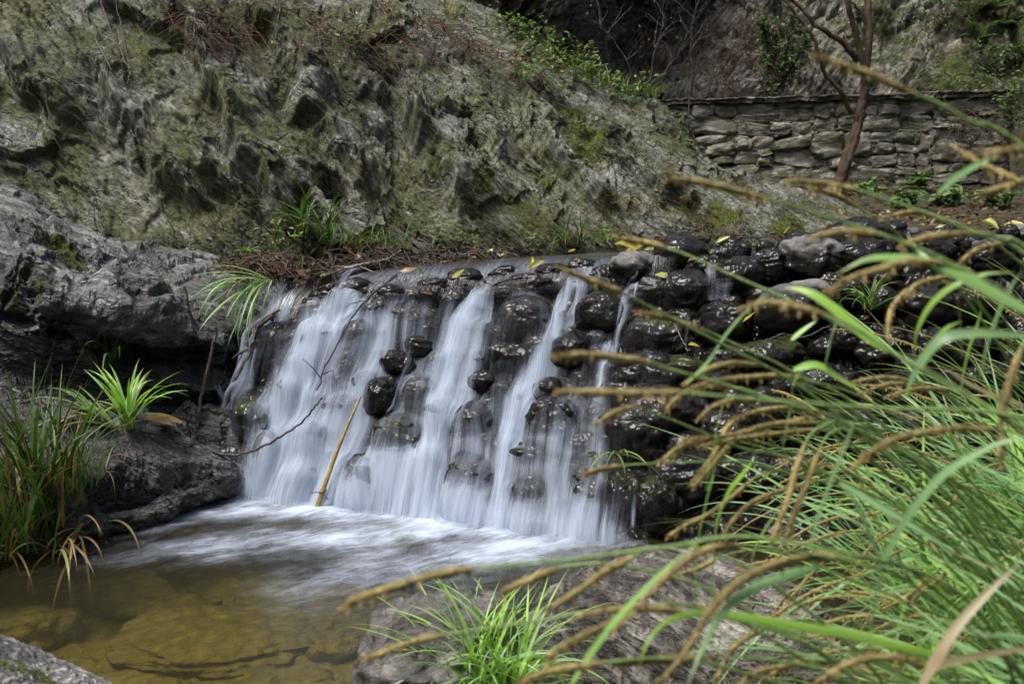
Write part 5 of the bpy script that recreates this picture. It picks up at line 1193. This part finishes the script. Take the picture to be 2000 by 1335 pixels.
tuft('grass_tuft', 'thin brown stalks trailing over the wet black ledge by the side pool', [on_out(200, 930, .03), on_out(190, 900, .03)], 16, (.2, .35), (.005, .008), (.3, 1.3), (1.2, 2.6), (.5, .95), dry=.4, group=GL, spread=.05)
c_ = on_dam(1690, 632, .10)
tuft('grass_tuft', 'little grass tuft growing between the stones on the dry right side of the weir', [c_, c_ + [.02, 0, 0]], 34, (.15, .36), (.006, .011), (.5, 1.5), (.6, 2.2), (.4, .66), dry=.12, spread=.02)
c_ = on_dam(1215, 915, .1)
tuft('grass_tuft', 'few long blades trailing from the stones at the right end of the pool', [c_], 7, (.2, .34), (.01, .014), (-.2, .5), (.8, 1.6), (.55, .75), az=(3.6, 6.0), dry=.1, spread=.02)
c_ = at(955, 1340, 2.56); c_[2] -= .02
tuft('grass_tuft', 'bright green fine bladed grass tuft at the bottom middle in front of the boulders', [c_, c_ + [.05, .03, 0], c_ + [-.05, .02, 0], c_ + [.02, -.05, -.02]], 220, (.2, .46), (.006, .0115), (.75, 1.5), (.4, 2.0), (.45, .74), dry=.05, spread=.05, curl=.4, mat='sedge')

# ------------------------------------------------------------------ the flowering sedge of the near right bank
random.seed(77)
def T3(x, y): return 1300 + x / 2.67, y / 2.67
def T5(x, y): return 600 + x / 2.67, 450 + y / 2.67
def T6(x, y): return 1200 + x / 2.4275, 400 + y / 2.4275
def T8(x, y): return 600 + x / 2.753, 850 + y / 2.753
def T9(x, y): return 1200 + x / 2.5, 850 + y / 2.5
# clumps: the crown each stalk springs from
CR_ = {'a': np.array([1.05, 1.05, .62]), 'b': np.array([1.02, 1.55, .42]), 'c': np.array([1.35, 2.15, .42]), 'd': np.array([.62, 1.15, .34]), 'e': np.array([1.75, 2.5, .5])}
CL_ = {'a': 'near flowering sedge arching in from the right edge with long blurred brown spikes', 'b': 'middle flowering sedge with a dense sheaf of brown spikes low on the right', 'c': 'far flowering sedge standing before the dry stones of the weir', 'd': 'nearest sedge at the bottom edge sending blurred spikes over the boulder', 'e': 'sedge at the right edge behind the other clumps with thin crossing leaves'}
SED = {k: thing('flowering_sedge', CL_[k], 'sedge', CR_[k], 'flowering sedges on the near right bank') for k in CR_}
def spike_scales(P, r, acc):
    T = unit(np.gradient(P, axis=0)); n = len(P); L = np.linalg.norm(P[-1] - P[0])
    for q in range(int(L / .0011)):
        s = U(0.02, .98); i = int(s * (n - 1)); d = rv(); d = unit(d - T[i] * (d @ T[i])); rr_ = r * min(1, 5 * s + .3) * min(1, 6 * (1 - s) + .35)
        p = P[i] + d * rr_ * .7; hang = U(0, 1) < .16
        leaf(acc, p, (d * .6 - T[i] * 1.0) if not hang else (d * .5 + np.array([0, 0, -1.0])), d, U(.0045, .008) * (1.5 if hang else 1), U(.002, .0034), .5, cup=.4, bend=.1)
def stalk(cl, spk, stem, Y0, Y1, r=.0034, cv=T6):
    """spk: tip -> base of the brown spike, stem: on towards the root (picture tracing); Y0 / Y1: distance at the tip and at the root end"""
    pts = [cv(*p) for p in spk + stem]; k = len(spk); n = len(pts)
    # stay inside sensible distances while the traced part is followed, then curve down to the crown
    L = np.concatenate([[0], np.cumsum([math.hypot(b[0] - a[0], b[1] - a[1]) for a, b in zip(pts[:-1], pts[1:])])]); L /= L[-1]
    W3 = [at(p[0], p[1], Y0 + (Y1 - Y0) * l) for p, l in zip(pts, L)]
    e = W3[-1]; d = unit(W3[-1] - W3[-2]); root = CR_[cl] + rv() * [.12, .12, .02]; g = np.linalg.norm(root - e)
    b1, b2 = e + d * g * .4, root + np.array([-.05, 0, .28 * min(1, g / .5)])
    tail = [(1 - s) ** 3 * e + 3 * (1 - s) ** 2 * s * b1 + 3 * (1 - s) * s * s * b2 + s ** 3 * root for s in (.25, .5, .75, 1)]
    S_ = cr(np.array(W3[:k]), 26, 0); full = cr(np.array(W3 + tail), 12 * (n + 4), 0); i0 = int(round((k - 1) / (n + 3) * (len(full) - 1)))
    St = full[i0:]
    a1, a2, a3 = Acc(), Acc(), Acc(); o0 = CR_[cl]
    tube(a1, St, np.linspace(r * .42, r * .75, len(St)), 6)
    s = np.linspace(0, 1, 26); rd = r * np.minimum(1, .35 + 1.7 * s) * (1 + .18 * gn(np.stack([s * 9, s * 0 + len(spk) * 3.3 + S_[0, 0] * 7, s * 0], -1), 4)) * np.minimum(1, .5 + 4 * (1 - s))
    tube(a2, S_, rd, 8, rough=.35, seed=n); spike_scales(S_, r, a3)
    ob = a1.build('flower_stalk', M['stem'], SED[cl], o0)
    sp = a2.build('flower_spike', M['spike'], ob, o0); 
    if a3.n: 
        ob3 = a3.build('spike_scales', M['scale'], ob, o0)
K = [
('a',[(780,295),(900,335),(1060,390),(1300,490)],[(1420,540),(1600,640),(1860,760)],.95,1.0,T3),
('a',[(10,925),(150,945),(350,990),(530,1035)],[(700,1085),(900,1150),(1150,1230),(1500,1400)],1.05,1.15,T3),
('a',[(640,940),(830,955),(1000,990)],[(1200,1055),(1400,1125),(1650,1225),(1869,1320)],1.15,1.1,T3),
('c',[(720,975),(870,1010),(1000,1080)],[(1150,1170),(1250,1260),(1350,1330),(1600,1600)],1.4,1.6,T3),
('a',[(1510,775),(1600,830),(1700,880),(1860,950)],[(1960,1000)],1.2,1.1,T3),
('a',[(1610,800),(1750,790),(1869,780),(1990,800)],[(2100,840)],.9,.92,T3),
('a',[(1640,1005),(1720,990),(1850,950)],[(1980,940),(2100,960)],1.15,1.1,T3),
('c',[(1130,1135),(1300,1105),(1450,1140)],[(1600,1200),(1800,1330),(1950,1500)],1.45,1.6,T3),
('a',[(0,150),(130,175),(250,205)],[(350,240),(550,330),(800,440),(1000,530),(1300,690),(1600,850)],1.25,1.15,T6),
('b',[(1290,185),(1500,270),(1640,325)],[(1869,440),(2180,600),(2500,770),(2760,960)],1.15,1.3,T5),
('b',[(100,505),(250,535),(420,590)],[(550,650),(750,740),(860,800),(1150,950)],1.3,1.45,T6),
('b',[(-300,720),(-150,710),(0,722),(160,745)],[(300,790),(480,840),(800,940),(1100,1040)],1.0,1.15,T6),
('a',[(-265,880),(-80,888),(160,892),(320,888)],[(500,905),(800,930),(1200,960),(1942,1010)],.95,.95,T6),
('b',[(-100,1048),(0,982),(92,955)],[(250,1010),(400,1070),(600,1150),(900,1230)],1.2,1.35,T6),
('a',[(600,490),(720,465),(850,480),(1000,520)],[(1150,590),(1300,690),(1450,780),(1650,900),(1900,1040)],1.0,.95,T6),
('a',[(940,150),(1100,125),(1250,140)],[(1400,190),(1600,280),(1820,420)],1.0,1.0,T6),
('a',[(1010,410),(1120,350),(1250,310),(1400,270),(1550,275)],[(1700,340),(1900,450)],.95,1.0,T6),
('a',[(1350,190),(1500,150),(1700,130)],[(1850,165),(1990,230)],1.1,1.1,T6),
('c',[(1620,290),(1720,210),(1850,180)],[(1940,220),(2100,330)],1.3,1.5,T6),
('c',[(1380,430),(1450,370),(1580,340)],[(1680,370),(1800,470),(1900,640)],1.3,1.6,T6),
('c',[(1295,640),(1305,520),(1350,440),(1420,385)],[(1520,360),(1650,400),(1800,560)],1.3,1.6,T6),
('b',[(320,860),(420,790),(560,750),(700,760)],[(850,830),(1000,900),(1200,1030)],1.3,1.5,T6),
('b',[(320,890),(450,840),(600,820),(800,810),(900,830)],[(1100,880),(1300,980),(1500,1120)],1.25,1.5,T6),
('b',[(240,970),(320,900),(450,860),(560,860)],[(700,900),(900,1000)],1.35,1.5,T6),
('b',[(390,1020),(480,950),(600,920),(800,930)],[(1000,960),(1200,1050)],1.35,1.5,T6),
('b',[(330,1110),(480,1100),(600,1080),(750,1040),(950,1030)],[(1150,1060),(1350,1150)],1.3,1.5,T6),
('b',[(390,1150),(560,1110),(800,1080),(1000,1060)],[(1200,1090),(1400,1200)],1.3,1.5,T6),
('b',[(260,1200),(330,1140),(420,1110),(520,1110)],[(700,1150),(900,1240)],1.4,1.55,T6),
('b',[(-160,1280),(-80,1255),(40,1235)],[(250,1222),(450,1220),(700,1240)],1.25,1.5,T6),
('b',[(360,1330),(420,1250),(480,1170),(530,1060),(600,1000)],[(750,960),(950,1000),(1150,1150)],1.4,1.55,T6),
('b',[(560,1010),(700,975),(850,960),(980,1010)],[(1150,1100),(1300,1200)],1.4,1.55,T6),
('c',[(1120,840),(1250,820),(1380,825)],[(1500,860),(1650,960),(1800,1100)],1.6,1.8,T6),
('c',[(1170,890),(1300,850),(1430,850)],[(1550,880),(1700,960),(1850,1080)],1.55,1.8,T6),
('c',[(1280,910),(1450,870),(1600,880)],[(1750,940),(1900,1060)],1.55,1.8,T6),
('a',[(1830,1240),(1838,1000),(1870,850),(1930,680)],[(1990,600),(2080,560)],1.0,1.05,T6),
('a',[(1130,1240),(1250,1150),(1400,1090),(1600,1060),(1800,1060)],[(1942,1090),(2100,1160)],.95,1.0,T6),
('b',[(690,1060),(850,1020),(1000,1010)],[(1150,1040),(1350,1140)],1.5,1.6,T6),
('b',[(260,495),(340,440),(450,390),(560,310),(680,210)],[(800,170),(950,180),(1150,260)],1.4,1.6,T9),
('b',[(520,510),(560,440),(640,350),(750,290),(900,240)],[(1000,220),(1150,240),(1300,330)],1.4,1.6,T9),
('b',[(760,530),(800,430),(850,300),(880,180),(930,40)],[(1000,-40),(1120,-60),(1280,40)],1.1,1.35,T9),
('b',[(840,500),(880,380),(940,230),(1010,50)],[(1070,-20),(1180,-30),(1320,80)],1.15,1.35,T9),
('b',[(380,250),(450,180),(540,70),(600,20)],[(720,-20),(900,30),(1100,150)],1.3,1.5,T9),
('b',[(220,130),(330,50),(450,20)],[(600,10),(800,60),(1000,160)],1.35,1.5,T9),
('d',[(0,950),(120,830),(250,690),(380,590),(500,540),(650,540)],[(900,570),(1250,640),(1500,760)],.9,1.0,T9),
('d',[(230,1190),(350,1050),(470,850),(600,720),(750,640),(950,590),(1100,590)],[(1300,615),(1500,700)],.92,1.0,T9),
('b',[(490,1200),(560,1060),(650,980),(760,930)],[(900,900),(1050,940),(1200,1050)],1.3,1.45,T9),
('b',[(270,690),(400,650),(500,600)],[(650,560),(850,580),(1100,680)],1.5,1.55,T9),
('d',[(-160,870),(0,850),(200,840),(340,860)],[(450,875),(700,930),(1000,1050)],.95,1.05,T9),
('d',[(0,1115),(200,1092),(500,1080)],[(800,1100),(1100,1180)],.95,1.05,T9),
('b',[(620,1200),(700,1150),(800,1130),(950,1100)],[(1100,1110),(1300,1180)],1.2,1.35,T9),
('d',[(980,1210),(1150,1110),(1350,1080),(1530,1130)],[(1650,1210),(1750,1330)],.95,1.0,T9),
('d',[(200,925),(290,870),(500,800),(750,735),(900,715)],[(1050,700),(1400,670),(1927,600),(2500,560)],.88,.95,T8),
('d',[(275,1215),(400,1170),(560,1110),(750,1070)],[(1000,1030),(1300,985),(1500,950),(1927,940),(2400,1000)],1.0,1.05,T8),
('d',[(1040,840),(1200,770),(1350,710)],[(1600,690),(1900,740),(2300,900)],1.05,1.1,T8),
('d',[(1280,940),(1450,840),(1600,730),(1750,650)],[(1900,600),(2150,620),(2500,800)],.95,1.05,T8),
('d',[(1290,1210),(1380,1130),(1600,1020),(1750,950)],[(1950,900),(2200,950),(2500,1100)],.95,1.05,T8),
('d',[(1140,1330),(1300,1270),(1600,1220)],[(1927,1200),(2300,1260)],.9,1.0,T8),
('c',[(1440,820),(1500,760),(1560,720),(1640,650)],[(1720,610),(1850,640),(1980,760)],1.7,1.9,T9),
('c',[(1300,850),(1420,790),(1520,700)],[(1620,640),(1750,660),(1880,760)],1.7,1.9,T9),
('c',[(1560,360),(1640,330),(1690,270)],[(1780,220),(1900,250)],1.7,1.9,T9),
]
for cl_, a, b, y0, y1, cv in K: stalk(cl_, a, b, y0, y1, U(.0032, .0042), cv)
def rstalk(cl, azr, ln, elr, dr, sp):
    r_ = CR_[cl] + np.array([U(-sp, sp), U(-sp, sp), 0]); P = arc(r_, U(*azr), U(*ln), U(*elr), U(*dr), 60, U(-.3, .3)); o0 = CR_[cl]; r = U(.0026, .0038); k = int(60 * U(.68, .8))
    a1, a2, a3 = Acc(), Acc(), Acc(); tube(a1, P[:k + 1], np.linspace(r * .75, r * .42, k + 1), 6)
    S_ = cr(P[k:][::-1], 26, 0); s = np.linspace(0, 1, 26); tube(a2, S_, r * np.minimum(1, .4 + 3 * s) * np.minimum(1, .5 + 4 * (1 - s)), 8, rough=.35, seed=k); spike_scales(S_, r, a3)
    ob = a1.build('flower_stalk', M['stem'], SED[cl], o0); a2.build('flower_spike', M['spike'], ob, o0); a3.build('spike_scales', M['scale'], ob, o0)
for k in range(26): rstalk('b', (2.0, 3.9), (.5, .8), (.6, 1.2), (1.0, 2.1), .15)
for k in range(34): rstalk('c', (1.8, 4.4), (.55, 1.0), (.6, 1.3), (1.0, 2.2), .3)
for k in range(26): rstalk('e', (1.9, 4.2), (.6, 1.1), (.7, 1.3), (1.0, 2.0), .3)
for k in range(8): rstalk('d', (1.2, 3.0), (.35, .6), (.5, 1.1), (1.0, 1.9), .12)
BLD = {k: Acc() for k in CR_}; DRY = {k: Acc() for k in CR_}
def tblade(cl, pts, Y0, Y1, w, tint, cv=T9, rl=0.0, ext=True):
    q = [cv(*p) for p in pts]; n = len(q)
    P = [at(x, y, Y0 + (Y1 - Y0) * i / (n - 1)) for i, (x, y) in enumerate(q)]
    P = cr(np.array(P), 30, 0)
    blade((DRY if tint > .8 else BLD)[cl], P, w * .78, tint, side=np.array([.2, .55, .8]), roll=rl, fold=.25)
for b in [
('d',[(1600,1070),(1400,1030),(1150,970),(900,930),(700,895),(500,870),(380,870),(250,910),(150,1030),(100,1230)],1.05,.92,.014,.66),
('d',[(1000,640),(850,680),(650,760),(520,880),(430,1040),(340,1260)],1.0,.9,.013,.5),
('b',[(420,900),(400,700),(410,520),(450,330),(490,150),(500,0),(490,-120)],1.3,1.2,.011,.66),('b',[(465,860),(490,600),(500,450),(560,280),(660,150),(700,60)],1.3,1.2,.019,.68),
('b',[(660,1230),(665,900),(660,700),(690,550),(760,420),(840,300)],1.3,1.25,.011,.6),('a',[(940,620),(1000,400),(1060,230),(1150,0),(1200,-160)],1.0,.95,.015,.5),
('a',[(1250,960),(1310,650),(1370,520),(1450,380),(1600,200),(1750,100),(1900,30),(2080,0)],1.0,.92,.017,.5),('b',[(885,1230),(880,1000),(900,800),(930,700),(1000,560)],1.25,1.2,.008,.68),
('d',[(1480,1260),(1600,1050),(1700,900),(1850,740),(2000,600)],.92,.95,.015,.9),('d',[(1500,1170),(1580,1120),(1750,1080),(2000,1040),(2150,1040)],.95,1.0,.012,.9),
('a',[(1300,600),(1250,480),(1180,330),(1090,230)],1.1,1.1,.012,.5),('a',[(1100,230),(1300,350),(1500,470),(1700,600)],1.05,1.0,.010,.5)]:
    tblade(b[0], b[1], b[2], b[3], b[4], b[5], T9)
for b in [
('a',[(2000,520),(1830,430),(1650,330),(1500,270),(1350,250),(1200,255),(1050,330)],.98,.98,.020,.58),('a',[(1300,690),(1180,600),(1060,500),(960,430),(880,400),(800,390)],1.1,1.15,.019,.66),
('a',[(1400,860),(1450,760),(1550,640),(1700,610),(1942,620),(2100,650)],1.0,.98,.018,.5),('b',[(1420,720),(1440,600),(1500,480),(1600,390),(1750,330),(1900,320)],1.15,1.1,.014,.64),
('b',[(340,850),(450,740),(520,630),(620,510),(700,440),(760,420)],1.3,1.2,.010,.5),('b',[(800,1150),(840,950),(850,850),(900,770)],1.25,1.2,.013,.5),('b',[(1000,760),(1040,600),(1080,500),(1060,460)],1.3,1.25,.011,.48),
('b',[(850,780),(960,760),(1080,830),(1200,900)],1.3,1.3,.014,.64),('a',[(1380,920),(1430,780),(1480,700),(1570,590),(1650,550)],1.2,1.15,.016,.66),('a',[(1740,820),(1780,640),(1860,430),(1942,300)],1.1,1.05,.014,.5),
('a',[(1640,900),(1680,700),(1740,500),(1700,380)],1.3,1.25,.012,.66),('b',[(840,640),(900,590),(970,540)],1.4,1.4,.010,.6),('a',[(1650,720),(1640,560),(1630,450),(1600,400)],1.25,1.2,.008,.92),('a',[(1942,950),(1800,900),(1650,830),(1560,760)],1.2,1.2,.009,.9),
('a',[(1840,440),(1700,380),(1560,300),(1480,250),(1420,190),(1380,120)],1.1,1.2,.010,.5),('a',[(470,1280),(440,1330),(500,1000),(560,850)],1.3,1.3,.011,.6)]:
    tblade(b[0], b[1], b[2], b[3], b[4], b[5], T6)
for b in [('a',[(1420,1010),(1530,920),(1650,850),(1800,790)],1.1,1.0,.014,.5),('d',[(1420,1340),(1550,1140),(1700,950),(1927,720),(2150,540)],.95,.95,.012,.6)]:
    tblade(b[0], b[1], b[2], b[3], b[4], b[5], T3 if b[0] == 'a' else T8)
tblade('d', [(1390,1345),(1320,1250),(1240,1185),(1170,1210),(1120,1330)], 1.6, 1.55, .012, .66, T8)
# the mass of leaves of each clump
def mass(cl, n, ln, wd, azr, elr, dr, tr_, sp):
    for k in range(n):
        r_ = CR_[cl] + np.array([U(-sp, sp), U(-sp, sp), U(-.05, .03)])
        P = arc(r_, U(*azr), U(*ln), U(*elr), U(*dr), 18, U(-.35, .35)); dry = U(0, 1) < .09
        blade((DRY if dry else BLD)[cl], P, U(*wd) * U(.9, 1.6), U(.86, .97) if dry else U(*tr_), roll=U(-.5, .5))
mass('b', 210, (.45, .85), (.006, .010), (1.9, 4.6), (.5, 1.3), (.7, 1.9), (.32, .66), .2)
mass('c', 430, (.45, 1.0), (.006, .012), (1.4, 5.0), (.5, 1.4), (.6, 2.0), (.3, .68), .38)
mass('e', 380, (.5, 1.1), (.007, .013), (1.6, 4.8), (.6, 1.4), (.6, 1.9), (.3, .68), .35)
mass('a', 70, (.5, .9), (.008, .014), (2.0, 4.2), (.5, 1.2), (.6, 1.5), (.36, .62), .15)
mass('d', 50, (.3, .55), (.007, .012), (.6, 2.6), (.6, 1.3), (.5, 1.6), (.4, .64), .12)
for k in CR_:
    BLD[k].build('leaves', M['sedge'], SED[k], CR_[k])
    if DRY[k].n: DRY[k].build('dry_leaves', M['sedge'], SED[k], CR_[k])
